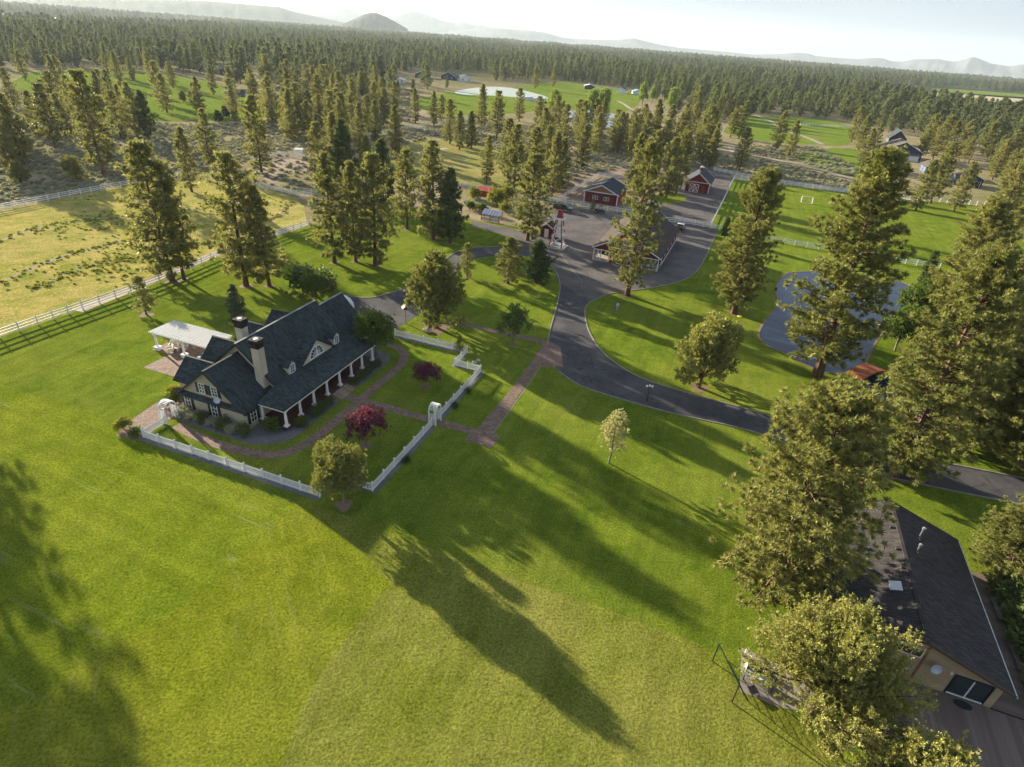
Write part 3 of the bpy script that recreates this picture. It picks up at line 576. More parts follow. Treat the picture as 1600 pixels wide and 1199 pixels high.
for k in range(41): obj('rafter', rme, PG, (-5.0 + 0.25 * k, 0, 0))
bme = MB().box(-5.1, 5.1, -0.025, 0.025, 2.752, 2.80).mesh('batten', MAT_WHITE)
for k in range(14): obj('batten', bme, PG, (0, -2.0 + 4.0 * k / 13, 0))
MAT_WICK = M('cream_wicker', (0.62, 0.56, 0.45), 0.8, 0.15, 8)
def armchair(a, b, rz, label):
    t = thing('armchair', label, 'chair', (*HL(a, b), 0.034), HROT + rz, 'wicker chairs under the pergola')
    MB().box(-0.36, 0.36, -0.34, 0.36, 0.26, 0.44).build('seat', MAT_WICK, t)
    MB().prism([(0.30, 0.26), (0.44, 0.26), (0.56, 0.98), (0.44, 0.98)], 'x', -0.40, 0.40).build('backrest', MAT_WICK, t)
    for s in (-1, 1): MB().box(s * 0.40 - 0.07, s * 0.40 + 0.07, -0.36, 0.34, 0.26, 0.66).build('armrest', MAT_WICK, t)
    for sx in (-1, 1):
        for sy in (-1, 1): MB().box(sx * 0.36 - 0.04, sx * 0.36 + 0.04, sy * 0.3 - 0.04, sy * 0.3 + 0.04, 0, 0.26).build('leg', MAT_WICK, t)
armchair(9.9, -21.9, R(-30), 'cream wicker armchair on the open corner of the pergola patio')
armchair(10.9, -22.4, R(30), 'cream wicker armchair beside the pergola corner post, turned inward')
armchair(11.6, -21.2, R(80), 'cream wicker armchair deepest under the slatted pergola')
t = thing('patio_table', 'round cream wicker side table between the pergola armchairs', 'table', (*HL(10.6, -21.3), 0.034)); MB().lathe([(0.4, 0.48), (0.42, 0.52)], n=14).build('top', MAT_WICK, t); MB().lathe([(0.2, 0), (0.08, 0.1), (0.08, 0.48)], n=10).build('pedestal', MAT_WICK, t)
t = thing('dining_table', 'long patio table with dark and pale striped cover under pergola', 'table', (*HL(10.9, -15.6), 0.034), HROT)
for k in range(6): MB().box(-1.2 + 0.4 * k, -0.8 + 0.4 * k, -0.45, 0.45, 0.70, 0.76).build('striped_panel', MAT_DKTRIM if k % 2 else MAT_WHITE, t)
for sx in (-1, 1):
    for sy in (-1, 1): MB().box(sx * 1.0 - 0.05, sx * 1.0 + 0.05, sy * 0.35 - 0.05, sy * 0.35 + 0.05, 0, 0.70).build('leg', MAT_WHITE, t)
t = thing('bench', 'long white bench beside the striped patio table', 'bench', (*HL(9.95, -15.9), 0.034), HROT)
MB().box(-1.1, 1.1, -0.19, 0.19, 0.40, 0.46).build('seat', MAT_WHITE, t)
for s in (-1, 1): MB().box(s * 0.95 - 0.05, s * 0.95 + 0.05, -0.17, 0.17, 0, 0.40).build('leg', MAT_WHITE, t)
t = thing('air_conditioner', 'grey air conditioner box with louvred front at the farmhouse corner', 'air conditioner', (*HL(1.6, -10.2), 0.03), HROT)
MB().box(-0.5, 0.5, -0.45, 0.45, 0, 0.85).build('casing', MAT_METAL, t); MB().box(-0.56, 0.56, -0.5, 0.5, 0.85, 0.92).build('lid', MAT_METAL, t)
for k in range(5): MB().box(-0.42, 0.42, -0.47, -0.45, 0.12 + 0.14 * k, 0.2 + 0.14 * k).build('louvre', MAT_DKTRIM, t)

# ---- arbors
def arbor(a, b, rz, label, wid=1.35, dep=0.9):
    t = thing('garden_arbor', label, 'arbor', (*HL(a, b), 0), HROT + rz)
    for s in (-1, 1):
        for y in (-dep / 2, dep / 2): MB().box(s * wid / 2 - 0.06, s * wid / 2 + 0.06, y - 0.06, y + 0.06, 0, 1.85).build('post', MAT_WHITE, t)
        pn = MB()
        for k in range(1, 6): pn.box(s * wid / 2 - 0.02, s * wid / 2 + 0.02, -dep / 2 + 0.06 + (dep - 0.12) * (k - 0.5) / 5 - 0.035, -dep / 2 + 0.06 + (dep - 0.12) * (k - 0.5) / 5 + 0.035, 0.1, 1.7)
        pn.build('side_panel', MAT_WHITE, t)
    for y in (-dep / 2, dep / 2):
        ar = MB()
        for k in range(12):
            p = [(wid / 2 * math.cos(math.pi * j / 12), y, 1.85 + 0.72 * math.sin(math.pi * j / 12)) for j in (k, k + 1)]; ar.bar(p[0], p[1], 0.10, 0.12, (0, 1, 0))
        ar.build('arch', MAT_WHITE, t)
    for k in range(1, 12):
        c = (wid / 2 * math.cos(math.pi * k / 12), 0, 1.92 + 0.72 * math.sin(math.pi * k / 12)); MB().bar((c[0], -dep / 2 - 0.06, c[2]), (c[0], dep / 2 + 0.06, c[2]), 0.08, 0.05).build('slat', MAT_WHITE, t)
arbor(10.6, 17.9, R(90), 'white arched arbor over the front brick walk in the picket fence')
arbor(-2.2, -8.9, R(90), 'white arched arbor at the farmhouse gable corner beside the patio', 1.5)

# ---- picket fences
def picket(ab, label):
    pts = [np.array(HL(a, b)) for a, b in ab]; t = thing('picket_fence', label, 'fence', (pts[0][0], pts[0][1], 0))
    org = pts[0]; pk = MB(); posts = []
    pm = MB().box(-0.065, 0.065, -0.065, 0.065, 0, 1.18).add([(-0.1, -0.1, 1.18), (0.1, -0.1, 1.18), (0.1, 0.1, 1.18), (-0.1, 0.1, 1.18), (0, 0, 1.32)], [(3, 2, 1, 0), (0, 1, 4), (1, 2, 4), (2, 3, 4), (3, 0, 4)]).mesh('post', MAT_WHITE)
    for p, q in zip(pts[:-1], pts[1:]):
        d = q - p; Lg = np.linalg.norm(d); ang = math.atan2(d[1], d[0]); n = max(1, round(Lg / 2.3)); dr = d / Lg; pr = np.array([-dr[1], dr[0]])
        for k in range(n + 1):
            c = p + d * k / n - org
            if all(np.hypot(*(c - x)) > 0.3 for x in posts): posts.append(c); obj('post', pm, t, (c[0], c[1], 0), ang)
        for z in (0.22, 0.92): MB().bar((*(p - org), z), (*(q - org), z), 0.05, 0.10).build('rail', MAT_WHITE, t)
        m = int(Lg / 0.15)
        for k in range(m):
            c = p + d * (k + 0.5) / m - org; a0 = c - dr * 0.042; a1 = c + dr * 0.042; o1 = pr * 0.028; o2 = pr * 0.048
            pk.add([(*(a0 + o1), 0.08), (*(a1 + o1), 0.08), (*(a1 + o2), 0.08), (*(a0 + o2), 0.08), (*(a0 + o1), 1.02), (*(a1 + o1), 1.02), (*(a1 + o2), 1.02), (*(a0 + o2), 1.02), (*(c + o1), 1.10), (*(c + o2), 1.10)],
                   [(0, 1, 5, 8, 4), (3, 7, 9, 6, 2), (0, 4, 7, 3), (1, 2, 6, 5), (4, 8, 9, 7), (8, 5, 6, 9)])
    o = pk.build('pickets', MAT_WHITE, t); o['kind'] = 'stuff'
picket([(28.5, 2), (28.5, 13.9), (24.2, 13.9), (24.2, 17.9), (11.4, 17.9)], 'white picket fence running from front arbor past the notched corner to the drive court')
picket([(9.8, 17.9), (-2.9, 17.9), (-2.9, 13.8), (-5.8, 13.8), (-5.8, -8.8), (-2.95, -8.8)], 'white picket fence from front arbor round the lawn side to the gable arbor')
picket([(-1.45, -8.9), (0.0, -9.0)], 'short white picket panel joining gable arbor to the house corner')

# ---- white rail fences
railpost = MB().box(-0.075, 0.075, -0.075, 0.075, 0, 1.38).add([(-0.1, -0.1, 1.38), (0.1, -0.1, 1.38), (0.1, 0.1, 1.38), (-0.1, 0.1, 1.38), (0, 0, 1.48)], [(3, 2, 1, 0), (0, 1, 4), (1, 2, 4), (2, 3, 4), (3, 0, 4)]).mesh('post', MAT_WHITE)
def ranch(px, label, rails=3, sp=2.5):
    pts = [np.array(G(*p)) for p in px]; org = pts[0]; t = thing('rail_fence', label, 'fence', (org[0], org[1], 0), 0, 'white rail fences')
    for p, q in zip(pts[:-1], pts[1:]):
        d = q - p; Lg = np.linalg.norm(d); n = max(1, round(Lg / sp)); ang = math.atan2(d[1], d[0])
        for k in range(n + (q is pts[-1])): c = p + d * k / n - org; obj('post', railpost, t, (c[0], c[1], 0), ang)
        for j in range(rails): z = 0.42 + 0.40 * j; MB().bar((*(p - org), z), (*(q - org), z), 0.05, 0.15).build('rail', MAT_WHITE, t)
ranch([(-240, 372), (0, 329), (110, 307), (218, 287), (300, 272)], 'white rail fence between the sagebrush and the yellow paddock')
ranch([(-240, 616), (0, 529), (60, 508), (130, 484), (250, 442), (345, 402), (435, 369), (482, 354)], 'long white rail fence dividing the yellow paddock from the mown lawn')
ranch([(392, 253), (440, 243), (485, 252), (520, 262)], 'white corral fence round the bare dirt pen by a small white box')
ranch([(395, 290), (407, 294), (452, 304), (476, 307), (520, 300)], 'white rail fence closing the paddock end beside the dirt pen')
ranch([(560, 217), (573, 214), (636, 202), (678, 195), (741, 186)], 'white rail fence crossing the dry pasture toward the netted plot')
ranch([(640, 284), (720, 292), (807, 305), (859, 315)], 'white rail fence behind the garden greenhouse')
ranch([(859, 315), (919, 326), (964, 332), (990, 336)], 'white rail fence behind the black pickup along the yard')
ranch([(870, 317), (903, 296), (935, 276), (990, 282), (1040, 289)], 'white rail fence slanting round the red barn with the two small windows')
ranch([(1039, 347), (1085, 353), (1124, 360)], 'short white rail fence behind the parked utility truck')
ranch([(1109, 357), (1128, 319), (1147, 280), (1236, 291), (1351, 306), (1445, 314), (1537, 322)], 'white rail fence bounding the green arena beside the barn lane')
ranch([(1115, 267), (1197, 284), (1306, 299), (1370, 306)], 'outer white rail fence along the lane beyond the arena')
ranch([(1180, 372), (1241, 384), (1318, 396), (1397, 410), (1467, 421)], 'white rail fence between the arena and the pond lawn')
ranch([(1250, 196), (1312, 199), (1330, 201)], 'small white rail fence at the far pasture under the dense pines')
ranch([(1130, 206), (1060, 200)], 'white rail fence glimpsed beyond the red cupola barn')
# ---- red barns
def barn_window(parent, c, n): return window(parent, c, 0.9, 0.95, n, 2, 2)
def xdoor(parent, x0, x1, y, z0, z1, nm='barn_door'):
    d = MB().box(x0, x1, y - 0.08, y, z0, z1).build(nm, MAT_REDP, parent); b = MB(); e = y - 0.11
    for p, q in (((x0, z0), (x1, z0)), ((x0, z1), (x1, z1)), ((x0, z0), (x0, z1)), ((x1, z0), (x1, z1)), ((x0, z0), (x1, z1)), ((x0, z1), (x1, z0))):
        b.bar((p[0], e, p[1]), (q[0], e - 0.004 * len(b.v) / 8, q[1]), 0.05, 0.18, (0, 1, 0)) if False else b.bar((p[0], e - 0.003 * len(b.v) / 8, p[1]), (q[0], e - 0.003 * len(b.v) / 8, q[1]), 0.16, 0.05, (0, 1, 0))
    b.build('brace', MAT_WHITE, d); return d
# main barn: tall nave with lean-to roofs on both sides (front faces -y)
bl = np.array(G(926.9, 405.3)); br = np.array(G(1025.2, 425.9)); bc = (bl + br) / 2
B = thing('barn', 'large red barn with brown roof, white trim and open lean-to bays', 'barn', (bc[0], bc[1], 0), R(-20.0))
MB().prism([(-3.4, 0), (3.4, 0), (3.4, 4.9), (0, 7.6), (-3.4, 4.9)], 'y', 0.4, 25.6).build('wall', MAT_RED, B)
gable_roof(B, 'roof', -3.5, 3.5, 0.2, 25.6, 5.0, 7.8, MAT_BROWNR, 0.45, 'y', 0.16, MAT_WHITE)
for s in (-1, 1):
    MB().slab([(s * 3.42, -0.3, 4.75), (s * 3.42, 25.9, 4.75), (s * 7.3, 25.9, 2.85), (s * 7.3, -0.3, 2.85)], 0.15).build('lean_to_roof', MAT_BROWNR, B)
    MB().bar((s * 3.42, -0.34, 4.66), (s * 7.3, -0.34, 2.76), 0.06, 0.22).build('rake_board', MAT_WHITE, B)
    MB().box(*sorted((s * 6.75, s * 6.9)), 5.0, 25.6, 0, 2.9).build('wall', MAT_RED, B)
    MB().prism([(s * 3.42, 2.55), (s * 6.95, 2.55), (s * 6.95, 2.75), (s * 3.42, 4.5)], 'y', 0.0, 0.14).build('gable_panel', MAT_RED, B)
    MB().box(*sorted((s * 3.42, s * 6.95)), -0.03, 0.0, 2.38, 2.55).build('fascia', MAT_WHITE, B)
    for x, y in ((6.85, 0.08), (3.6, 0.2), (6.85, 4.9), (5.3, 0.08)): MB().box(s * x - 0.09, s * x + 0.09, y - 0.09, y + 0.09, 0, 2.6 if x < 6.8 else 2.75).build('post', MAT_WHITE, B)
    MB().box(*sorted((s * 3.45, s * 6.9)), -0.15, 5.0, 0, 0.10).build('slab', MAT_CONC, B)
    for y in (8, 12.5, 17, 21.5): window(B, (s * 6.9, y, 1.7), 1.0, 0.8, '+x' if s > 0 else '-x', 2, 1)
    MB().box(*sorted((s * 6.9, s * 7.0)), 5.0, 25.6, 0, 0.25).build('base_trim', MAT_WHITE, B)
xdoor(B, -1.8, -0.02, 0.4, 0.1, 2.9); xdoor(B, 0.02, 1.8, 0.4, 0.1, 2.9); xdoor(B, -0.9, 0.9, 0.4, 4.2, 5.6, 'loft_door')
for x in (-2.4, 2.4): window(B, (x, 0.4, 4.0), 0.7, 0.8, '-y', 2, 2)
MB().box(-3.45, 3.45, 0.30, 0.4, 3.2, 3.4).build('belt_board', MAT_WHITE, B)
def simple_barn(p0, p1, dep, ze, zr, label, roofmat, gablemat=None):
    p0, p1 = np.array(p0), np.array(p1); c = (p0 + p1) / 2; wd = np.linalg.norm(p1 - p0)
    t = thing('barn', label, 'barn', (c[0], c[1], 0), R(-19.5)); h = wd / 2
    MB().prism([(-h, 0), (h, 0), (h, ze), (-h, ze)], 'y', 0, dep).build('wall', MAT_RED, t)
    for y0, y1 in ((0.05, 0.15), (dep - 0.15, dep - 0.05)): MB().prism([(-h, ze), (h, ze), (0, zr - 0.1)], 'y', y0, y1).build('gable', gablemat or MAT_RED, t)
    gable_roof(t, 'roof', -h, h, 0, dep, ze + 0.06, zr + 0.06, roofmat, 0.5, 'y', 0.16, MAT_WHITE)
    MB().box(-h - 0.4, h + 0.4, -0.1, -0.02, ze - 0.16, ze + 0.06).build('belt_board', MAT_WHITE, t)
    for s in (-1, 1): MB().box(s * h - 0.12, s * h + 0.12, -0.07, 0.12, 0, ze - 0.16).build('corner_board', MAT_WHITE, t)
    return t, h
b2, h2 = simple_barn(G(912.4, 314.3), G(962.6, 322.5), 12.5, 3.1, 5.2, 'red barn with tan gable boards and two paired windows inside slanting rail fence', MAT_NAVYR, MAT_TANP)
for x in (-1.6, 1.7):
    for dx in (-0.45, 0.45): window(b2, (x + dx, 0, 1.5), 0.6, 0.9, '-y', 1, 2)
b3, h3 = simple_barn(G(1069, 299), G(1105.5, 302.5), 13.0, 3.2, 6.0, 'red barn with white crossed sliding doors and a red roof cupola', MAT_NAVYR)
for x0, x1 in ((-2.3, -0.92), (-0.88, 0.5)): xdoor(b3, x0, x1, 0, 0.1, 2.5)
MB().box(1.5, 2.4, -0.05, 0.0, 0.05, 2.1).build('side_door', MAT_REDP, b3)
cu = MB().box(-0.5, 0.5, 5.0, 6.0, 5.6, 7.0).build('cupola', MAT_REDP, b3)
MB().add([(-0.7, 4.8, 7.0), (0.7, 4.8, 7.0), (0.7, 6.2, 7.0), (-0.7, 6.2, 7.0), (0, 5.5, 7.6)], [(3, 2, 1, 0), (0, 1, 4), (1, 2, 4), (2, 3, 4), (3, 0, 4)]).build('cupola_roof', MAT_WHITE, cu)
MB().bar((0, 5.5, 7.5), (0, 5.5, 8.3), 0.04).bar((-0.3, 5.5, 8.1), (0.3, 5.5, 8.1), 0.04).build('weathervane', MAT_BLACKM, cu)
# ---- windmill tower: red legs, white cross braces, red tank housing
tc = np.mean([G(855.8, 386.7), G(873.3, 392.6), G(884.4, 385.5), G(866.9, 381.5)], axis=0)
T = thing('windmill_tower', 'red and white cross-braced timber tower on a concrete pad by the drive', 'tower', (tc[0], tc[1], 0), R(-19))
MB().box(-2.0, 2.0, -2.0, 2.0, 0, 0.22).build('pad', MAT_CONC, T)
def leg_at(z): return 1.45 - 0.85 * (z - 0.2) / 6.2
for sx in (-1, 1):
    for sy in (-1, 1): MB().bar((sx * leg_at(0.2), sy * leg_at(0.2), 0.2), (sx * leg_at(6.4), sy * leg_at(6.4), 6.4), 0.2).build('leg', MAT_REDP, T)
for za, zb in ((0.6, 2.6), (2.8, 4.6)):
    for rot in range(4):
        def q(s, z):
            l = leg_at(z); p = [(s * l, -l - 0.1), (l + 0.1, s * l), (s * l, l + 0.1), (-l - 0.1, s * l)][rot]; return (p[0], p[1], z)
        MB().bar(q(-1, za), q(1, zb), 0.18, 0.06).build('brace', MAT_WHITE, T); MB().bar(q(1, za), q(-1, zb), 0.17, 0.10).build('brace', MAT_WHITE, T)
for z in (0.55, 2.7, 4.75):
    l = leg_at(z)
    for p, qv in (((-l, -l), (l, -l)), ((l, -l), (l, l)), ((l, l), (-l, l)), ((-l, l), (-l, -l))): MB().bar((*p, z), (*qv, z), 0.14).build('girt', MAT_WHITE, T)
pl = MB(); pl.box(-1.15, 1.15, -1.15, 1.15, 6.3, 6.42); pl.build('platform', MAT_WHITE, T)
for p, qv in (((-1.1, -1.1), (1.1, -1.1)), ((1.1, -1.1), (1.1, 1.1)), ((1.1, 1.1), (-1.1, 1.1)), ((-1.1, 1.1), (-1.1, -1.1))): MB().bar((*p, 6.6), (*qv, 6.6), 0.06, 0.35).build('rim_board', MAT_WHITE, T)
MB().add([(-0.6, -0.6, 6.42), (0.6, -0.6, 6.42), (0.6, 0.6, 6.42), (-0.6, 0.6, 6.42), (-0.4, -0.4, 8.3), (0.4, -0.4, 8.3), (0.4, 0.4, 8.3), (-0.4, 0.4, 8.3)], [(3, 2, 1, 0), (4, 5, 6, 7), (0, 1, 5, 4), (1, 2, 6, 5), (2, 3, 7, 6), (3, 0, 4, 7)]).build('housing', MAT_REDP, T)
# stair and red shed half behind the tower
K = thing('red_shed', 'little red shed with white door trim and stair beside the timber tower', 'shed', (*G(853, 372), 0), R(-19))
MB().prism([(-1.5, 0), (1.5, 0), (1.5, 2.4), (0, 3.3), (-1.5, 2.4)], 'y', 0, 3).build('wall', MAT_RED, K); gable_roof(K, 'roof', -1.5, 1.5, 0, 3, 2.5, 3.4, MAT_BROWNR, 0.3, 'y', 0.1, MAT_WHITE)
MB().box(-0.5, 0.5, -0.05, 0, 0.1, 2.1).build('door', MAT_WHITE, K)
# ---- greenhouse, raised beds
GH = thing('greenhouse', 'low greenhouse with slanted glass panes on red posts in the vegetable garden', 'greenhouse', (*G(768, 345), 0), R(-19))
for k in range(6): MB().slab([(-2.4 + 0.8 * k + 0.04, -1.0, 1.6), (-1.6 + 0.8 * k - 0.04, -1.0, 1.6), (-1.6 + 0.8 * k - 0.04, 0.9, 2.5), (-2.4 + 0.8 * k + 0.04, 0.9, 2.5)], 0.04).build('pane', M('greenhouse_glass', (0.50, 0.58, 0.66), 0.15, 0.15, 1, 0, 0.7), GH)
for k in range(7): MB().bar((-2.4 + 0.8 * k, -1.0, 1.62), (-2.4 + 0.8 * k, 0.9, 2.52), 0.07).build('glazing_bar', MAT_REDP, GH)
for x in (-2.4, 0, 2.4):
    MB().box(x - 0.07, x + 0.07, -1.05, -0.92, 0, 1.6).build('post', MAT_REDP, GH); MB().box(x - 0.07, x + 0.07, 0.85, 0.97, 0, 2.5).build('post', MAT_REDP, GH)
MB().box(-2.4, 2.4, -0.95, -0.88, 0.1, 0.9).build('low_wall', MAT_CREAMP, GH)
# the red feed shed is sited clear of the planters beside it
for (u, v, lb, sx, sy, hh) in ((760, 306, 'long low red feed shed behind the garden', 2.6, 1.4, 1.6), (752, 315, 'grey raised planter box beside the red feed shed', 1.6, 0.6, 0.5), (733, 318, 'grey raised planter box at the garden fence', 1.4, 0.6, 0.5)):
    t = thing('feed_shed' if hh > 1 else 'planter_box', lb, 'shed' if hh > 1 else 'planter', (*G(u, v), 0), R(-19))
    if hh > 1:
        MB().box(-sx, sx, -sy, sy, 0, hh).build('wall', MAT_REDP, t); MB().slab([(-sx - .2, -sy - .3, hh), (sx + .2, -sy - .3, hh), (sx + .2, sy + .3, hh + 0.5), (-sx - .2, sy + .3, hh + 0.5)], 0.1).build('roof', MAT_REDP, t)
    else:
        for a, b_, c, d in ((-sx, sx, -sy, -sy + .08), (-sx, sx, sy - .08, sy), (-sx, -sx + .08, -sy + .08, sy - .08), (sx - .08, sx, -sy + .08, sy - .08)): MB().box(a, b_, c, d, 0, hh).build('side_board', M('grey_board', (0.22, 0.24, 0.26), 0.8), t)
        MB().box(-sx + .08, sx - .08, -sy + .08, sy - .08, 0, hh - 0.1).build('soil', MAT_MULCH, t)
# ---- neighbour's house, lower right
ridge_n = np.array(G(1449.6, 1003, 5.0)); ex1 = np.array([math.cos(R(70.8)), math.sin(R(70.8))]); ex2 = np.array([ex1[1], -ex1[0]])
nb = ridge_n + ex1 * 0.45
N = thing('neighbour_house', 'tan single-storey house with broad charcoal shingle roof and timber deck', 'house', (nb[0], nb[1], 0), R(-19.2))
MB().prism([(-5.9, 0), (5.9, 0), (5.9, 2.66), (0, 4.86), (-5.9, 2.66)], 'y', 0, 15.4).build('wall', MAT_TAN, N)
gable_roof(N, 'roof', -5.9, 5.9, 0, 15.4, 2.82, 5.0, MAT_CHARR, 0.48, 'y', 0.16, M('brown_fascia', (0.10, 0.07, 0.05), 0.7))
MB().bar((6.45, -0.5, 2.52), (6.45, 15.9, 2.52), 0.10, 0.12).build('gutter', M('pale_gutter', (0.5, 0.5, 0.48), 0.4), N)
MB().box(0.55, 0.68, -0.06, 0.0, 0.3, 4.5).build('trim_board', MAT_TANP, N)
sl = window(N, (4.1, 0, 1.35), 2.3, 1.9, '-y', 2, 1, None, M('dark_frame', (0.02, 0.025, 0.04), 0.4), None, 0.10)
MB().box(4.06, 4.14, -0.08, 0.0, 0.42, 2.28).build('stile', MAT_WHITE, sl); MB().box(2.95, 5.25, -0.09, -0.03, 0.36, 0.46).build('sill', MAT_WHITE, sl)
window(N, (-0.6, 0, 3.3), 1.9, 0.75, '-y', 3, 1, None, MAT_WHITE, M('amber_glass', (0.12, 0.06, 0.02), 0.15, 0.2, 1, 0, 0.7))
d = MB().lathe([(0.0, 0.0), (0.2, 0.03), (0.36, 0.12), (0.38, 0.13), (0.2, 0.05), (0.0, 0.02)], n=14).build('satellite_dish', M('dish_grey', (0.42, 0.45, 0.5), 0.4), N); d.location = (1.35, -0.45, 2.75); d.rotation_euler = (R(70), 0, R(10))
MB().bar((1.35, -0.42, 2.75), (1.35, 0.03, 2.5), 0.05).build('dish_arm', MAT_METAL, N)
wl = MB().box(2.5, 2.65, -0.12, 0.0, 2.3, 2.5).build('wall_lamp', MAT_WHITE, N)
for x, y, h_, r_ in ((1.9, 12.2, 1.1, 0.09), (1.3, 10.0, 0.7, 0.08)):
    z0 = 5.0 - 0.37 * abs(x); v = MB().lathe([(0.22, z0 - 0.12), (r_, z0 + 0.02), (r_, z0 + h_), (r_ * 1.8, z0 + h_), (r_ * 1.8, z0 + h_ + 0.18), (0.02, z0 + h_ + 0.26)], (x, y, 0), 10).build('vent_pipe', MAT_METAL, N)
for x, y in ((-0.5, 14.0), (-0.45, 12.0), (-0.4, 9.2), (-0.35, 7.0)): MB().box(x - 0.16, x + 0.16, y - 0.13, y + 0.13, 4.72, 4.98).build('roof_vent', M('brown_vent', (0.05, 0.035, 0.03), 0.7), N)
MB().slab([(-1.55, 4.3, 4.55), (-0.75, 4.3, 4.83), (-0.75, 5.3, 4.83), (-1.55, 5.3, 4.55)], 0.1).build('skylight', MAT_METAL, N)
# timber deck boards round the gable and along the right side
MAT_DECKB = M('weathered_board', (0.17, 0.13, 0.11), 0.8, 0.3, 2.0, 0.3)
dk = MB().box(-4.2, 10.2, -0.16, 0.0, 0, 0.20).mesh('deck_board', MAT_DECKB)
db = MB().box(-3.9, 9.4, -0.065, 0.065, 0.20, 0.26).mesh('deck_board', MAT_DECKB)
D = thing('timber_deck', 'weathered timber deck wrapping the tan house gable', 'deck', (nb[0], nb[1], 0), R(-19.2))
MB().box(-3.9, 9.4, -6.6, -0.1, 0.02, 0.19).build('frame', M('deck_frame', (0.06, 0.05, 0.045), 0.8), D)
for k in range(44): obj('deck_board', db, D, (0, -0.2 - 0.147 * k, 0))
db2 = MB().box(-0.065, 0.065, 0, 15.0, 0.20, 0.26).mesh('deck_board', MAT_DECKB)
MB().box(6.0, 9.4, 0.0, 15.0, 0.02, 0.19).build('frame', MATS['deck_frame'], D)
for k in range(22): obj('deck_board', db2, D, (6.12 + 0.15 * k, 0.02, 0))
for y in (2.5, 5.5, 10.5): b_ = thing('deck_bench', 'low grey deck bench along the outer deck edge', 'bench', (*(nb + ex1 * y + ex2 * 8.9), 0.26), R(-19.2), 'deck benches'); MB().box(-0.2, 0.2, -1.2, 1.2, 0.36, 0.44).build('seat', MAT_DECKB, b_); [MB().box(-0.17, 0.17, s - 0.06, s + 0.06, 0, 0.36).build('leg', MAT_DECKB, b_) for s in (-1, 1)]
r_ = thing('doormat', 'dark oval doormat on the deck at the sliding door', 'mat', (*(nb - ex1 * 0.6 + ex2 * 4.0), 0.27), R(-19.2)); MB().lathe([(0.62, 0), (0.62, 0.02)], n=18).build('mat', MAT_DKTRIM, r_).scale = (1, 0.6, 1)
# ---- patio pad with furniture, netting goal
sheet('concrete_pad', GP((1158, 1012), (1200, 1030), (1300, 1070), (1300, 1120), (1216, 1106), (1156, 1080)), 0.036, M('weathered_concrete', (0.25, 0.22, 0.19), 0.9, 0.25, 1.2, 0.3))
t = thing('garden_swing', 'pale blue cushioned swing seat with dark frame on the concrete pad beneath the juniper', 'swing', (*G(1184, 1064), 0.036), R(-25))
MB().box(-0.9, 0.9, -0.3, 0.3, 0.40, 0.50).build('seat', M('pale_blue_cushion', (0.45, 0.52, 0.62), 0.8), t); MB().prism([(0.26, 0.5), (0.36, 0.5), (0.46, 1.1), (0.38, 1.1)], 'x', -0.9, 0.9).build('backrest', MAT_DKTRIM, t)
for s in (-1, 1): MB().bar((s * 1.0, -0.5, 0), (s * 1.0, 0.1, 1.7), 0.06).bar((s * 1.0, 0.7, 0), (s * 1.0, 0.1, 1.7), 0.06).build('side_frame', MAT_BLACKM, t)
MB().bar((-1.0, 0.1, 1.7), (1.0, 0.1, 1.7), 0.06).build('top_bar', MAT_BLACKM, t)
for (u, v, rz, lb) in ((1165, 1032, 60, 'white plastic chair at the back of the concrete pad'), (1168, 1048, 80, 'white plastic chair nearer the swing on the pad')):
    t = thing('plastic_chair', lb, 'chair', (*G(u, v), 0.036), R(rz)); MB().box(-0.25, 0.25, -0.25, 0.25, 0.40, 0.45).build('seat', MAT_WHITE, t); MB().box(-0.25, 0.25, 0.21, 0.26, 0.45, 0.9).build('backrest', MAT_WHITE, t)
    for sx in (-1, 1):
        for sy in (-1, 1): MB().box(sx * .21 - .025, sx * .21 + .025, sy * .21 - .025, sy * .21 + .025, 0, 0.40).build('leg', MAT_WHITE, t)
t = thing('fire_bowl', 'small dark square fire bowl on the concrete pad', 'fire pit', (*G(1175, 1083), 0.036), R(20)); MB().add([(-.15, -.15, .12), (.15, -.15, .12), (.15, .15, .12), (-.15, .15, .12), (-.3, -.3, .35), (.3, -.3, .35), (.3, .3, .35), (-.3, .3, .35)], [(3, 2, 1, 0), (0, 1, 5, 4), (1, 2, 6, 5), (2, 3, 7, 6), (3, 0, 4, 7), (4, 5, 6, 7)]).build('bowl', MAT_BLACKM, t); [MB().box(sx * .12 - .02, sx * .12 + .02, sy * .12 - .02, sy * .12 + .02, 0, .14).build('leg', MAT_BLACKM, t) for sx in (-1, 1) for sy in (-1, 1)]
def net_mat():
    m, nt, b = newmat('goal_net'); b.inputs['Base Color'].default_value = (0.03, 0.03, 0.03, 1)
    return m
MAT_NET = net_mat()
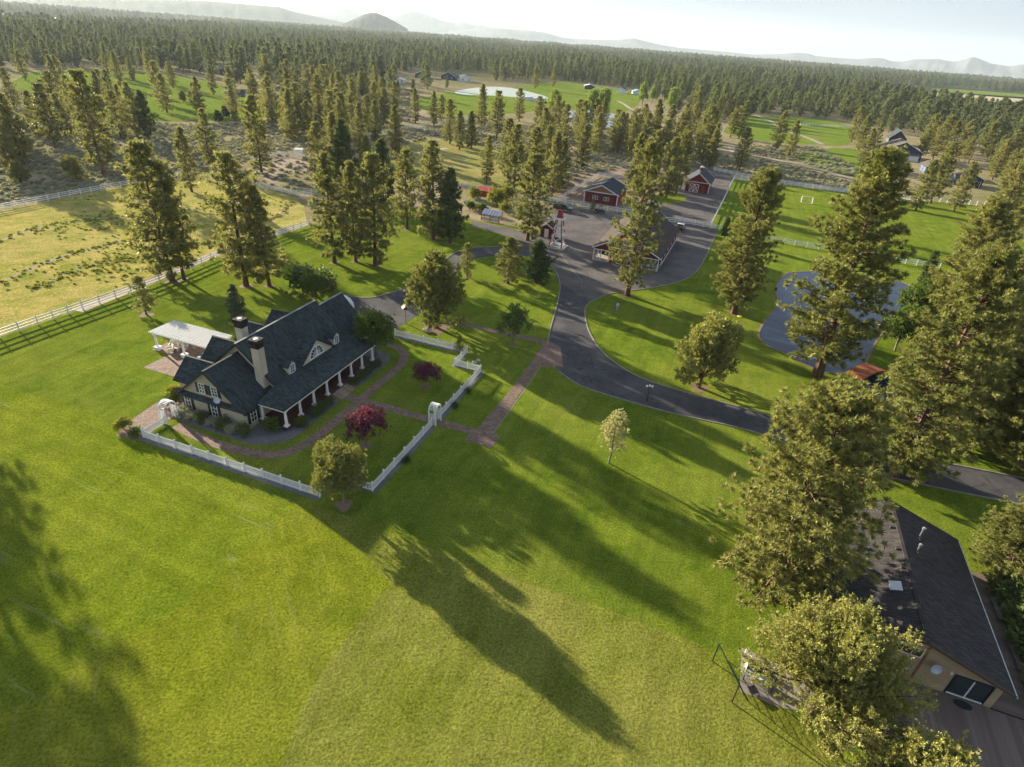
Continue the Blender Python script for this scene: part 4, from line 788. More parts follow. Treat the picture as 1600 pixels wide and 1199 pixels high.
def goal(p, q, hgt, dep, label, r=0.035, col=None, net=True, group=None):
    p, q = np.array(p), np.array(q); d = q - p; Lg = np.linalg.norm(d); t = thing('goal_frame', label, 'goal', (p[0], p[1], 0), math.atan2(d[1], d[0]), group); mt = col or MAT_BLACKM
    for x in (0, Lg): MB().bar((x, 0, 0), (x, 0, hgt), r * 2).build('post', mt, t); MB().bar((x, 0, hgt), (x, dep, 0.03), r * 1.5).build('stay', mt, t)
    MB().bar((0, 0, hgt), (Lg, 0, hgt), r * 2).build('crossbar', mt, t); MB().bar((0, dep, 0.03), (Lg, dep, 0.03), r * 1.5).build('ground_bar', mt, t)
    if net:
        n = MB(); k = int(Lg / 0.3)
        for i in range(1, k): n.bar((Lg * i / k, 0, hgt), (Lg * i / k, dep, 0.03), 0.02)
        for j in range(1, 8): n.bar((0, dep * j / 8, hgt - (hgt - 0.03) * j / 8), (Lg, dep * j / 8, hgt - (hgt - 0.03) * j / 8), 0.02)
        n.build('net', MAT_NET, t)['kind'] = 'stuff'
goal(G(1113, 1034), G(1143, 1098), 2.1, 1.2, 'black netted goal frame standing on the rough grass by the pad')
goal(G(1262, 361), G(1281, 363), 1.9, -1.0, 'yellow practice goal on the green arena grass', 0.07, M('yellow_paint', (0.6, 0.5, 0.12), 0.5), False)
goal(G(1251, 316), G(1268, 318), 1.9, -1.0, 'white practice goal at the far side of the arena', 0.07, MAT_WHITE, False)
# ---- blue house beyond the arena
def cottage(u, v, rz, wx, dy, ze, zr, wall, roof, label, trim=MAT_WHITE, wins=True, cat='house', nm='cottage', axis='y'):
    t = thing(nm, label, cat, (*G(u, v), 0), R(rz)); h = wx / 2
    MB().prism([(-h, 0), (h, 0), (h, ze), (0, zr), (-h, ze)], 'y', 0, dy).build('wall', wall, t); gable_roof(t, 'roof', -h, h, 0, dy, ze + 0.15, zr + 0.17, roof, 0.5, 'y', 0.16, trim)
    if wins:
        for x in (-h * 0.5, h * 0.5): window(t, (x, 0, ze * 0.5), 1.2, 1.2, '-y', 2, 2)
        for y in (dy * 0.25, dy * 0.7):
            window(t, (h, y, ze * 0.5), 1.2, 1.2, '+x', 2, 2); window(t, (-h, y, ze * 0.5), 1.2, 1.2, '-x', 2, 2)
    return t
bh = cottage(1407, 249, -19, 17, 17, 3.8, 7.8, MAT_BLUE, MAT_GREYR, 'blue gabled house with white trim behind two bright green trees')
MB().box(-6.0, 7.0, -3.0, -0.02, 0, 2.5).build('porch_wall', MAT_WHITE, bh); MB().slab([(-6.4, -3.5, 2.6), (7.4, -3.5, 2.6), (7.4, 0, 3.3), (-6.4, 0, 3.3)], 0.14).build('porch_roof', MAT_GREYR, bh)
bw = MB(); [bw.bar((-1.0 + 0.5 * k, -0.05, 4.6), (-1.0 + 0.5 * k + (0.2 if k % 2 else -0.2), -0.05, 6.2), 0.06) for k in range(5)]; bw.build('gable_bracket', MAT_WHITE, bh)
cottage(1462, 274, -19, 9, 11, 3.0, 5.2, MAT_BLUE, MAT_GREYR, 'lower blue wing with grey-brown roof beside the blue gabled house')
gd = cottage(1514, 292, -19, 8, 10, 3.2, 4.8, MAT_BLUE, MAT_BROWNR, 'blue garage with white door frames and brown roof by the orange pole')
MB().box(-3.2, -0.3, -0.06, 0, 0, 2.4).build('garage_door', MAT_BLUE, gd); MB().box(0.4, 3.2, -0.06, 0, 0, 2.4).build('garage_door', M('dark_opening', (0.02, 0.02, 0.022), 0.8), gd)
for x in (-3.3, 0.05, 3.3): MB().box(x - 0.1, x + 0.1, -0.12, -0.06, 0, 2.55).build('door_jamb', MAT_WHITE, gd)
cottage(1400, 226, -19, 9, 10, 3.4, 7.6, MAT_GREYR, MAT_NAVYR, 'grey-roofed house with brick chimney showing between pines above the blue house')
cottage(1497, 228, 20, 8, 9, 2.8, 4.2, MAT_WHITE, M_rows('pale_shingle', (0.34, 0.38, 0.42), (0.2, 0.2, 0.22), 0.5, 0.2, 0.02), 'pale-roofed outbuilding among the pines above the blue garage', MAT_WHITE, False, 'outbuilding', 'outbuilding')
t = thing('orange_pole', 'leaning orange timber pole beside the blue garage', 'pole', (*G(1512, 256), 0)); MB().tube([(0, 0, 0), (0.3, 0, 3.5), (0.7, 0, 6.8)], [0.28, 0.24, 0.16], 8).build('shaft', M('orange_wood', (0.42, 0.14, 0.05), 0.8, 0.2), t)
# ---- scattered far houses
FAR = [(355, 118, -25, 16, 12, 3.2, 6.0, MAT_GREYR, MAT_NAVYR, 'dark grey-roofed house among sagebrush and pines'), (372, 121, 40, 12, 11, 3.2, 5.6, MAT_GREYR, MAT_NAVYR, 'dark grey cross wing with white gable windows beside the far grey house'),
 (246, 84, 10, 18, 12, 3.5, 6, MAT_WHITE, MAT_NAVYR, 'white-walled far house in a clearing under the pines'), (270, 88, 0, 12, 10, 3, 4.5, MAT_WHITE, M('white_roof', (0.6, 0.62, 0.65), 0.5), 'long white far outbuilding next to the white-walled house'),
 (660, 122, 5, 14, 12, 3.2, 6, MAT_BLUE, MAT_NAVYR, 'blue-grey far house half hidden by pines'), (700, 125, -10, 14, 12, 3.4, 6.5, MAT_BLUE, MAT_GREYR, 'second blue-grey far house above the netted plot'), (728, 128, 20, 12, 11, 3, 5.5, MAT_WHITE, MAT_NAVYR, 'white and blue far house beside the netted plot'),
 (622, 130, 10, 12, 7, 2.6, 3.6, MAT_WHITE, MATS['white_roof'], 'low white far shed at the forest edge'), (500, 132, 15, 12, 8, 3, 4.2, MAT_WHITE, MATS['white_roof'], 'small white far house glimpsed between pines'),
 (970, 146, -20, 9, 9, 3, 5, MAT_WHITE, MAT_GREYR, 'small grey far barn at the edge of the green pasture'), (996, 148, 10, 7, 7, 2.6, 4, MAT_WHITE, M('teal_roof', (0.16, 0.36, 0.42), 0.5), 'small far cabin with teal roof near the pasture'), (921, 140, 0, 10, 8, 3, 4.4, MAT_GREYR, MATS['white_roof'], 'pale-roofed far barn by the round yellow-green willow'),
 (828, 158, 0, 9, 3.2, 2.2, 2.6, MAT_WHITE, MATS['white_roof'], 'low white trailer parked on the netted plot'), (842, 160, 0, 8, 3, 2.2, 2.6, MAT_WHITE, MATS['white_roof'], 'second low white trailer beside the first')]
for u, v, rz, wx, dy, ze, zr, wl_, rf_, lb in FAR: cottage(u, v, rz, wx, dy, ze, zr, wl_, rf_, lb, MAT_WHITE, wx > 11, 'trailer' if 'trailer' in lb else 'house', 'trailer' if 'trailer' in lb else 'far_house')
t = thing('feed_box', 'small white box shelter on the corral fence', 'shelter', (*G(468, 243), 0), R(10)); MB().box(-1.2, 1.2, -0.8, 0.8, 0.8, 2.0).build('box', MAT_WHITE, t); MB().slab([(-1.4, -1, 2.0), (1.4, -1, 2.0), (1.4, 1, 2.3), (-1.4, 1, 2.3)], 0.06).build('roof', MAT_WHITE, t); [MB().box(sx * 1.0 - .06, sx * 1.0 + .06, sy * .6 - .06, sy * .6 + .06, 0, .8).build('leg', MAT_WHITE, t) for sx in (-1, 1) for sy in (-1, 1)]
# ---- vehicles
def wheel(parent, x, y, r=0.36, wd=0.24):
    o = MB().tube([(x, y - wd / 2, r), (x, y + wd / 2, r)], r, 16).build('wheel', M('tyre', (0.018, 0.018, 0.018), 0.8), parent)
    MB().tube([(x, y - wd / 2 - 0.01, r), (x, y + wd / 2 + 0.01, r)], r * 0.55, 10).build('rim', MAT_METAL, o)
def pickup(p, rz, label, mat):
    t = thing('pickup_truck', label, 'truck', (*p, 0.042), rz)
    b = MB().prism([(-2.7, 0.5), (2.7, 0.5), (2.75, 0.9), (2.6, 1.08), (1.25, 1.14), (-2.7, 1.14)], 'y', -0.95, 0.95); b.build('body', mat, t)
    c = MB().add([(-0.75, -0.9, 1.14), (1.3, -0.9, 1.14), (1.3, 0.9, 1.14), (-0.75, 0.9, 1.14), (-0.55, -0.74, 1.84), (0.6, -0.74, 1.84), (0.6, 0.74, 1.84), (-0.55, 0.74, 1.84)], [(3, 2, 1, 0), (4, 5, 6, 7), (0, 1, 5, 4), (1, 2, 6, 5), (2, 3, 7, 6), (3, 0, 4, 7)]).build('cab', mat, t)
    MB().slab([(1.27, -0.8, 1.24), (1.27, 0.8, 1.24), (0.66, 0.68, 1.80), (0.66, -0.68, 1.80)], 0.02).build('windscreen', MAT_GLASS, c)
    for s in (-1, 1): MB().add([(-0.6, s * 0.89, 1.24), (1.0, s * 0.89, 1.24), (0.55, s * 0.77, 1.76), (-0.5, s * 0.77, 1.76)], [(0, 1, 2, 3)]).build('side_window', MAT_GLASS, c)
    bd = MB().box(-2.62, -0.82, -0.8, 0.8, 1.141, 1.15).build('bed_floor', MAT_BLACKM, t); [MB().box(-2.7, -0.8, s * 0.9 - 0.06, s * 0.9 + 0.06, 1.14, 1.36).build('bed_side', mat, t) for s in (-1, 1)]; MB().box(-2.72, -2.62, -0.84, 0.84, 1.14, 1.36).build('tailgate', mat, t)
    for x in (-1.75, 1.75):
        for s in (-1, 1): wheel(t, x, s * 0.86)
    for s in (-1, 1): MB().box(2.68, 2.77, s * 0.7 - 0.15, s * 0.7 + 0.15, 0.78, 0.95).build('headlight', MAT_WHITE, t)
    return t
pickup(G(880, 330), R(-20), 'black pickup truck parked against the white yard fence', M('black_car_paint', (0.02, 0.024, 0.028), 0.2, 0.05, 1, 0, 0.6))
t = thing('utility_vehicle', 'black utility vehicle with open top parked below the fence corner', 'utility vehicle', (*G(937, 333), 0.042), R(-20))
MB().prism([(-1.3, 0.4), (1.3, 0.4), (1.35, 0.75), (0.6, 0.95), (-1.3, 0.95)], 'y', -0.65, 0.65).build('body', MAT_BLACKM, t)
for x in (-0.7, 0.7):
    for s in (-1, 1): MB().bar((x * 0.6, s * 0.6, 0.95), (x * 0.5, s * 0.55, 1.8), 0.06).build('roll_bar', MAT_BLACKM, t); wheel(t, x * 1.25, s * 0.6, 0.32)
MB().box(-0.45, 0.45, -0.6, 0.6, 1.8, 1.86).build('roof', MAT_BLACKM, t)
t = thing('cargo_truck', 'white and black truck with open bed parked at the barn rear fence', 'truck', (*G(1062, 360), 0.042), R(70))
MB().prism([(-2.4, 0.5), (2.4, 0.5), (2.4, 1.1), (-2.4, 1.1)], 'y', -0.9, 0.9).build('body', MAT_BLACKM, t); MB().box(-0.9, 0.2, -0.85, 0.85, 1.1, 1.75).build('cab', MAT_WHITE, t); MB().box(-1.0, -0.88, -0.75, 0.75, 1.2, 1.7).build('rear_window', MAT_GLASS, t); MB().box(0.5, 2.3, -0.8, 0.8, 1.1, 1.3).build('bonnet', M('silver_paint', (0.4, 0.43, 0.46), 0.3), t)
for x in (-1.6, 1.6):
    for s in (-1, 1): wheel(t, x, s * 0.82)
cw = bc + np.array([math.cos(R(-20)), math.sin(R(-20))]) * 5.0 + np.array([-math.sin(R(-20)), math.cos(R(-20))]) * 3.4
pickup(cw, R(70 + 180), 'white pickup nosed out of the open barn bay', M('white_car_paint', (0.7, 0.71, 0.72), 0.25, 0.04, 1, 0, 0.5))
t = thing('trough', 'pale low water trough on the gravel behind the barn', 'trough', (*G(1074, 339), 0.042), R(-15)); [MB().box(*b_).build('side', MAT_CONC, t) for b_ in ((-1.6, 1.6, -0.4, -0.3, 0, 0.5), (-1.6, 1.6, 0.3, 0.4, 0, 0.5), (-1.6, -1.5, -0.3, 0.3, 0, 0.5), (1.5, 1.6, -0.3, 0.3, 0, 0.5))]; MB().box(-1.5, 1.5, -0.3, 0.3, 0, 0.4).build('water', MAT_WATER, t)
# ---- bridge
c0, c1 = np.array(G(1334, 590)), np.array(G(1374, 577)); d = c1 - c0; Lb = np.linalg.norm(d) * 1.1
t = thing('footbridge', 'arched rust-brown plank footbridge over the pond outlet', 'bridge', ((c0[0] + c1[0]) / 2, (c0[1] + c1[1]) / 2, 0), math.atan2(d[1], d[0]))
MAT_RUST = M('rust_boards', (0.30, 0.095, 0.035), 0.75, 0.25, 2.0, 0.2); nb_ = 28
def arch(x): return 0.15 + 0.75 * (1 - (2 * x / Lb) ** 2)
for k in range(nb_):
    x0 = -Lb / 2 + Lb * k / nb_; x1 = x0 + Lb / nb_ * 0.93
    MB().slab([(x0, -1.3, arch(x0)), (x1, -1.3, arch(x1)), (x1, 1.3, arch(x1)), (x0, 1.3, arch(x0))], 0.06).build('plank', MAT_RUST, t)
for s in (-1, 1):
    b_ = MB(); [b_.bar((-Lb / 2 + Lb * k / 12, s * 1.25, arch(-Lb / 2 + Lb * k / 12) - 0.16), (-Lb / 2 + Lb * (k + 1) / 12, s * 1.25, arch(-Lb / 2 + Lb * (k + 1) / 12) - 0.16), 0.12, 0.24) for k in range(12)]; b_.build('beam', MAT_RUST, t)
# ---- small things on the lawn
t = thing('lamp_post', 'thin black lamp post with three white globes at the drive edge', 'lamp post', (*G(1010.5, 626), 0)); MB().lathe([(0.10, 0), (0.10, 0.25), (0.045, 0.35), (0.04, 2.1)], n=8).build('post', MAT_BLACKM, t); MB().bar((-0.35, 0, 2.0), (0.35, 0, 2.0), 0.04).build('arm', MAT_BLACKM, t)
for x, z in ((-0.35, 2.02), (0.35, 2.02), (0, 2.12)): MB().lathe([(0.03, z), (0.12, z + 0.07), (0.15, z + 0.16), (0.11, z + 0.26), (0.02, z + 0.3)], (x, 0, 0), 10).build('globe', MAT_WHITE, t)
t = thing('birdhouse', 'tan-roofed birdhouse on a tall post at the court edge', 'birdhouse', (*G(634, 505.5), 0), R(20)); MB().box(-0.06, 0.06, -0.06, 0.06, 0, 2.5).build('post', M('brown_post', (0.14, 0.09, 0.06), 0.8), t); MB().prism([(-0.35, 2.4), (0.35, 2.4), (0.35, 2.75), (0, 3.0), (-0.35, 2.75)], 'y', -0.35, 0.35).build('box', MATS['brown_post'], t); gable_roof(t, 'roof', -0.4, 0.4, -0.4, 0.4, 2.78, 3.08, M('tan_roof', (0.42, 0.33, 0.26), 0.8), 0.15, 'y', 0.04)
def rockmesh(seed, sx, sy, sz):
    bm = bmesh.new(); bmesh.ops.create_icosphere(bm, subdivisions=2, radius=1); r = random.Random(seed)
    for v in bm.verts: k = 0.8 + 0.35 * r.random(); v.co = Vector((v.co.x * sx * k, v.co.y * sy * k, max(-0.15, v.co.z) * sz * k))
    me = bpy.data.meshes.new('boulder'); bm.to_mesh(me); bm.free(); me.materials.append(M('boulder_stone', (0.40, 0.36, 0.30), 0.9, 0.2, 2, 0.4)); return me
tag(obj('boulder', rockmesh(1, 0.85, 0.5, 0.55), None, (*G(666, 518), 0)), 'flat-topped pale boulder at the edge of the round juniper bed', 'boulder')
for i, (u, v, lb) in enumerate(((741, 567, 'grey boulder just outside the notched picket corner'), (747, 564, 'second grey boulder outside the notched picket corner'))): tag(obj('boulder', rockmesh(5 + i, 0.4, 0.3, 0.35), None, (*G(u, v), 0)), lb, 'boulder')
t = thing('sprinkler_disc', 'small yellow disc lying on the grass below the tall pond pine', 'disc', (*G(1156, 495), 0.02)); MB().lathe([(0.45, 0), (0.45, 0.08), (0.3, 0.12)], n=16).build('disc', M('yellow_plastic', (0.75, 0.6, 0.04), 0.5), t)
# ---- person with a controller
def person(p, rz):
    t = thing('person', 'person in pale shirt and light blue jeans standing on the grass, holding a small controller', 'person', (*p, 0.02), rz)
    def skin(name, V, Ed, Rd, mat, parent, root=0):
        me = bpy.data.meshes.new(name); me.from_pydata(V, Ed, []); o = obj(name, me, parent); me.materials.append(mat)
        md = o.modifiers.new('s', 'SKIN'); sk = me.skin_vertices[0].data
        for i, r in enumerate(Rd): sk[i].radius = (r, r) if not isinstance(r, tuple) else r
        sk[root].use_root = True; o.modifiers.new('u', 'SUBSURF').levels = 1; o.modifiers['u'].render_levels = 2; return o
    skinm = M('skin', (0.50, 0.30, 0.22), 0.6, 0.08); shirt = M('pale_shirt', (0.56, 0.58, 0.66), 0.8, 0.08); jeans = M('light_jeans', (0.26, 0.36, 0.44), 0.8, 0.12)
    V = [(0, 0, 0.92), (0, 0, 1.12), (0, 0.01, 1.34), (0, 0, 1.47), (0, -0.01, 1.54)]; Rd = [(0.155, 0.11), (0.15, 0.105), (0.185, 0.115), (0.07, 0.06), (0.055, 0.055)]; Ed = [(0, 1), (1, 2), (2, 3), (3, 4)]
    for s in (-1, 1):
        n = len(V); V += [(s * 0.19, 0.0, 1.38), (s * 0.25, 0.02, 1.10), (s * 0.12, -0.25, 1.12)]; Rd += [0.07, 0.052, 0.036]; Ed += [(2, n), (n, n + 1), (n + 1, n + 2)]
        n = len(V); V += [(s * 0.10, 0, 0.84), (s * 0.115, -0.01, 0.47), (s * 0.125, 0.02, 0.09), (s * 0.14, -0.13, 0.045)]; Rd += [0.10, 0.066, 0.048, 0.04]; Ed += [(0, n), (n, n + 1), (n + 1, n + 2), (n + 2, n + 3)]
    body = skin('body', V, Ed, Rd, shirt, t)
    J = [(0, 0, 0.95)] ; Re = [(0.162, 0.118)]; Ee = []
    for s in (-1, 1):
        n = len(J); J += [(s * 0.10, 0, 0.84), (s * 0.115, -0.01, 0.47), (s * 0.125, 0.02, 0.10)]; Re += [0.112, 0.078, 0.066]; Ee += [(0, n), (n, n + 1), (n + 1, n + 2)]
    skin('jeans', J, Ee, Re, jeans, t)
    hd = MB().lathe([(0.02, 1.50), (0.06, 1.52), (0.082, 1.58), (0.088, 1.65), (0.078, 1.71), (0.03, 1.75)], (0, -0.015, 0), 14).build('head', skinm, t, True)
    MB().lathe([(0.092, 1.655), (0.094, 1.69), (0.075, 1.745), (0.02, 1.765)], (0, -0.005, 0), 14).build('cap', M('dark_cap', (0.02, 0.025, 0.05), 0.8), hd, True); MB().box(-0.07, 0.07, -0.18, -0.08, 1.672, 1.685).build('cap_peak', MATS['dark_cap'], hd)
    MB().lathe([(0.004, 1.60), (0.014, 1.61), (0.008, 1.645)], (0, -0.105, 0), 8).build('nose', skinm, hd)
    for s in (-1, 1):
        MB().lathe([(0.004, 1.637), (0.010, 1.643), (0.004, 1.650)], (s * 0.032, -0.092, 0), 8).build('eye', MAT_DKTRIM, hd)
        hand = MB(); hand.tube([(s * 0.12, -0.25, 1.12), (s * 0.10, -0.31, 1.135)], [0.034, 0.04], 8)
        for k in range(4): hand.tube([(s * 0.10, -0.32 + 0.018 * k, 1.135 - 0.005 * k), (s * 0.075, -0.345 + 0.018 * k, 1.12 - 0.005 * k), (s * 0.05, -0.335 + 0.018 * k, 1.105)], [0.010, 0.009, 0.008], 6)
        hand.tube([(s * 0.095, -0.27, 1.15), (s * 0.065, -0.285, 1.165)], [0.011, 0.009], 6); hand.build('hand', skinm, t)
        MB().box(s * 0.14 - 0.05, s * 0.14 + 0.05, -0.20, 0.07, 0, 0.085).build('shoe', MAT_DKTRIM, t)
    c = thing('controller', 'small dark remote controller held by the person', 'controller', (*p, 0.02), rz); MB().box(-0.09, 0.09, -0.36, -0.27, 1.10, 1.14).build('case', MAT_BLACKM, c); MB().bar((-0.06, -0.36, 1.13), (-0.06, -0.42, 1.24), 0.012).bar((0.06, -0.36, 1.13), (0.06, -0.42, 1.24), 0.012).build('antenna', MAT_BLACKM, c)
person(G(963.5, 486.5), R(10))
# ------------------------------------------------------------------ vegetation
MAT_BARK = M_rows('pine_bark', (0.17, 0.095, 0.065), (0.06, 0.038, 0.03), 0.5, 1.1, 0.06, 0.95, 0.6, 0.3)
MAT_BARKG = M('grey_bark', (0.20, 0.17, 0.14), 0.95, 0.3, 4, 0.5)
LEAF = dict(
 pine=M_leaf('pine_needles', (0.128, 0.155, 0.042), (0.370, 0.352, 0.115), 0.28, 0.5, 0.22),
 pinem=M_leaf('backlit_needles', (0.130, 0.150, 0.046), (0.360, 0.340, 0.130), 0.42, 0.5, 0.30),
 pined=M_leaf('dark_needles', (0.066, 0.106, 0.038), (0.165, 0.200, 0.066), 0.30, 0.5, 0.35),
 far=M_leaf('forest_needles', (0.074, 0.108, 0.048), (0.250, 0.270, 0.118), 0.30, 0.6, 0.55),
 jun=M_leaf('juniper_scale', (0.200, 0.220, 0.060), (0.440, 0.415, 0.140), 0.28, 0.55, 0.20),
 blue=M_leaf('blue_needles', (0.050, 0.072, 0.055), (0.085, 0.105, 0.080), 0.25, 0.6, 0.3),
 green=M_leaf('broad_leaf', (0.080, 0.128, 0.026), (0.17, 0.225, 0.052), 0.40, 0.5, 0.3),
 lime=M_leaf('cottonwood_leaf', (0.19, 0.28, 0.05), (0.34, 0.41, 0.10), 0.45, 0.5, 0.3),
 red=M_leaf('crimson_leaf', (0.12, 0.024, 0.066), (0.25, 0.072, 0.145), 0.35, 0.5, 0.2),
 white=M_leaf('blossom', (0.30, 0.31, 0.12), (0.56, 0.52, 0.29), 0.35, 0.6, 0.2),
 sage=M_leaf('sagebrush_leaf', (0.30, 0.30, 0.215), (0.48, 0.46, 0.34), 0.2, 0.8, 0.6),
 yel=M_leaf('yellow_shrub', (0.20, 0.22, 0.03), (0.33, 0.32, 0.05), 0.4, 0.6, 0.3),
)
def unit(v): return v / np.maximum(1e-6, np.linalg.norm(v, axis=-1, keepdims=True))
def blades(cent, axis, tint, K, ln, wd, spread, r):
    """K narrow leaf triangles fanned round each axis at each centre"""
    n = len(cent); c = np.repeat(cent, K, 0); a = np.repeat(axis, K, 0); t = np.repeat(tint, K)
    d = unit(a + spread * r.normal(size=(n * K, 3))); s = unit(np.cross(d, r.normal(size=(n * K, 3))))
    L = ln * (0.65 + 0.7 * r.random((n * K, 1))); W = wd * (0.7 + 0.6 * r.random((n * K, 1)))
    mid = c + d * L * 0.45
    v = np.stack([c, mid + s * W, c + d * L, mid - s * W], 1).reshape(-1, 3)       # kite-shaped leaf
    return v, t
def leaf_mesh(name, v, t, mat, r):
    n = len(v) // 4; me = bpy.data.meshes.new(name)
    me.vertices.add(4 * n); me.vertices.foreach_set('co', v.astype(np.float32).ravel())
    me.loops.add(4 * n); me.loops.foreach_set('vertex_index', np.arange(4 * n, dtype=np.int32))
    me.polygons.add(n); me.polygons.foreach_set('loop_start', np.arange(0, 4 * n, 4, dtype=np.int32)); me.polygons.foreach_set('loop_total', np.full(n, 4, dtype=np.int32))
    at = me.attributes.new('tint', 'FLOAT', 'POINT'); tt = np.clip(np.repeat(t + 0.10 * r.normal(size=n), 4), 0, 1)
    at.data.foreach_set('value', tt.astype(np.float32)); me.update(calc_edges=True); me.materials.append(mat); return me
def pine(seed, Ht=20, Rr=4.2, cb=0.18, nbr=90, cl=6, tuf=3, K=9, ln=0.42, wd=0.05, lean=0.0, mat='pine', shape=0.62, rc=0.42, dens=1.0, limb=True, trunk_r=None, skip=0.14, puff=0.95, lumpy=0.34):
    r = np.random.default_rng(seed); tw = MB(); tr = trunk_r or Ht * 0.017
    bend = r.normal(0, 0.012 * Ht, 2)
    def axis_pt(t): return np.array([bend[0] * t * t + lean * t * Ht, bend[1] * math.sin(2.4 * t), t * Ht])
    ts = np.linspace(0, 1, 10)
    tw.tube([axis_pt(t) for t in ts], [tr * 1.35 if t == 0 else max(0.03, tr * (1 - 0.9 * t)) for t in ts], 9)
    C, A, T = [], [], []
    gap = r.random(6) * 2 * math.pi
    for i in range(nbr):
        u = (i + r.random()) / nbr; t = cb + (0.985 - cb) * u
        prof = min(1.0, 1.18 * (1 - u) ** shape + 0.02) * (0.62 + 0.38 * min(1, u / 0.16))
        az = i * 2.39996 + r.normal(0, 0.35); lump = 0.84 + lumpy * math.sin(az * 2 + gap[int(u * 5.99)]) * math.sin(9 * u + gap[0])
        if r.random() < skip: continue
        Lb = Rr * prof * lump * (0.70 + 0.42 * r.random())
        el = R(-16 + 52 * u + r.normal(0, 8)); p0 = axis_pt(t); h = np.array([math.cos(az), math.sin(az), 0])
        def bp(s): return p0 + h * (Lb * s * math.cos(el)) + np.array([0, 0, Lb * (s * math.sin(el) + 0.20 * s * s)])
        if limb and Lb > 0.8: tw.tube([bp(0), bp(0.45), bp(0.9)], [max(0.02, 0.013 * Lb + 0.02), 0.010 * Lb + 0.01, 0.012], 4, False)
        side = np.array([-h[1], h[0], 0]); m = max(2, int(cl * (0.45 + 0.75 * Lb / Rr) * dens))
        for k in range(m):
            s = 0.30 + 0.72 * (k + r.random()) / m; q = bp(s) + side * r.normal(0, 0.17) * Lb * (0.35 + s * 0.5) + np.array([0, 0, r.normal(0, 0.12) * rc * 2])
            out = unit(h * 0.9 + np.array([0, 0, 0.75]) + 0.35 * r.normal(size=3)); tn = 0.25 + 0.5 * r.random() + 0.15 * (s - 0.5)
            for _ in range(tuf):
                off = r.normal(size=3) * np.array([1, 1, 0.6]); off *= rc * (r.random() ** 0.5) / max(0.4, np.linalg.norm(off))
                C.append(q + off); A.append(unit(out * 0.8 + off / rc * 0.7)); T.append(tn + 0.1 * r.normal())
    top = axis_pt(1.0)
    for _ in range(tuf * 3): C.append(top - np.array([0, 0, r.random() * 0.9]) + r.normal(0, 0.12, 3)); A.append(unit(np.array([0, 0, 1.2]) + r.normal(0, 0.4, 3))); T.append(0.6)
    v, t = blades(np.array(C), np.array(A), np.array(T), K, ln, wd, puff, r)
    return tw.mesh('trunk', MAT_BARK), leaf_mesh('crown', v, t, LEAF[mat], r)
def bushy(seed, Ht, Rr, z0, nclump, tuf, K, ln, wd, mat, lobes=7, rc=0.4, trunk=0.12, up=0.5, squash=1.0, bark=None, cone=0.0, spread=0.7):
    """broadleaf or juniper crown: lobes of clumps round a short branching trunk"""
    r = np.random.default_rng(seed); tw = MB(); Hc = Ht - z0; ctr = np.array([0, 0, z0 + Hc * 0.5])
    tw.tube([(0, 0, 0), (0.02 * Ht, 0.01 * Ht, z0 + 0.1 * Hc), (0, 0, z0 + 0.55 * Hc)], [trunk * 1.3, trunk, trunk * 0.45], 8)
    lc = []
    for i in range(lobes):
        a = i * 2.39996 + r.normal(0, .3); u = (i + 0.5) / lobes; k = 1 - cone * u
        p = np.array([math.cos(a) * Rr * 0.48 * k, math.sin(a) * Rr * 0.48 * k, z0 + Hc * (0.18 + 0.62 * u)]) ; rad = Rr * (0.42 + 0.22 * r.random()) * (1 - 0.55 * cone * u)
        lc.append((p, rad)); tw.tube([(0, 0, z0 + 0.15 * Hc * u), tuple((p + np.array([0, 0, z0 + 0.3 * Hc])) / 2 * np.array([1, 1, 1])), tuple(p)], [trunk * 0.5, trunk * 0.3, 0.02], 5, False)
    lc.append((np.array([0, 0, z0 + Hc * 0.55]), Rr * 0.6 * (1 - 0.3 * cone)))
    lc.append((np.array([0, 0, z0 + Hc - Rr * 0.4 * (1 - 0.6 * cone)]), Rr * 0.42 * (1 - 0.6 * cone)))
    C, A, T = [], [], []; W = np.array([x[1] ** 2 for x in lc]); W /= W.sum()
    for _ in range(nclump):
        p, rad = lc[r.choice(len(lc), p=W)]; d = unit(r.normal(size=3)); d[2] = abs(d[2]) * 0.9 - 0.25 * r.random(); q = p + unit(d) * rad * np.array([1, 1, squash]) * (0.72 + 0.36 * r.random())
        if q[2] < z0 * 0.6: continue
        out = unit(unit(q - ctr) + np.array([0, 0, up])); tn = 0.2 + 0.55 * r.random()
        for _ in range(tuf):
            off = r.normal(size=3) * rc * 0.5; C.append(q + off); A.append(unit(out + 0.5 * r.normal(size=3))); T.append(tn + 0.1 * r.normal())
    v, t = blades(np.array(C), np.array(A), np.array(T), K, ln, wd, spread, r)
    return tw.mesh('trunk', bark or MAT_BARKG), leaf_mesh('crown', v, t, LEAF[mat], r)
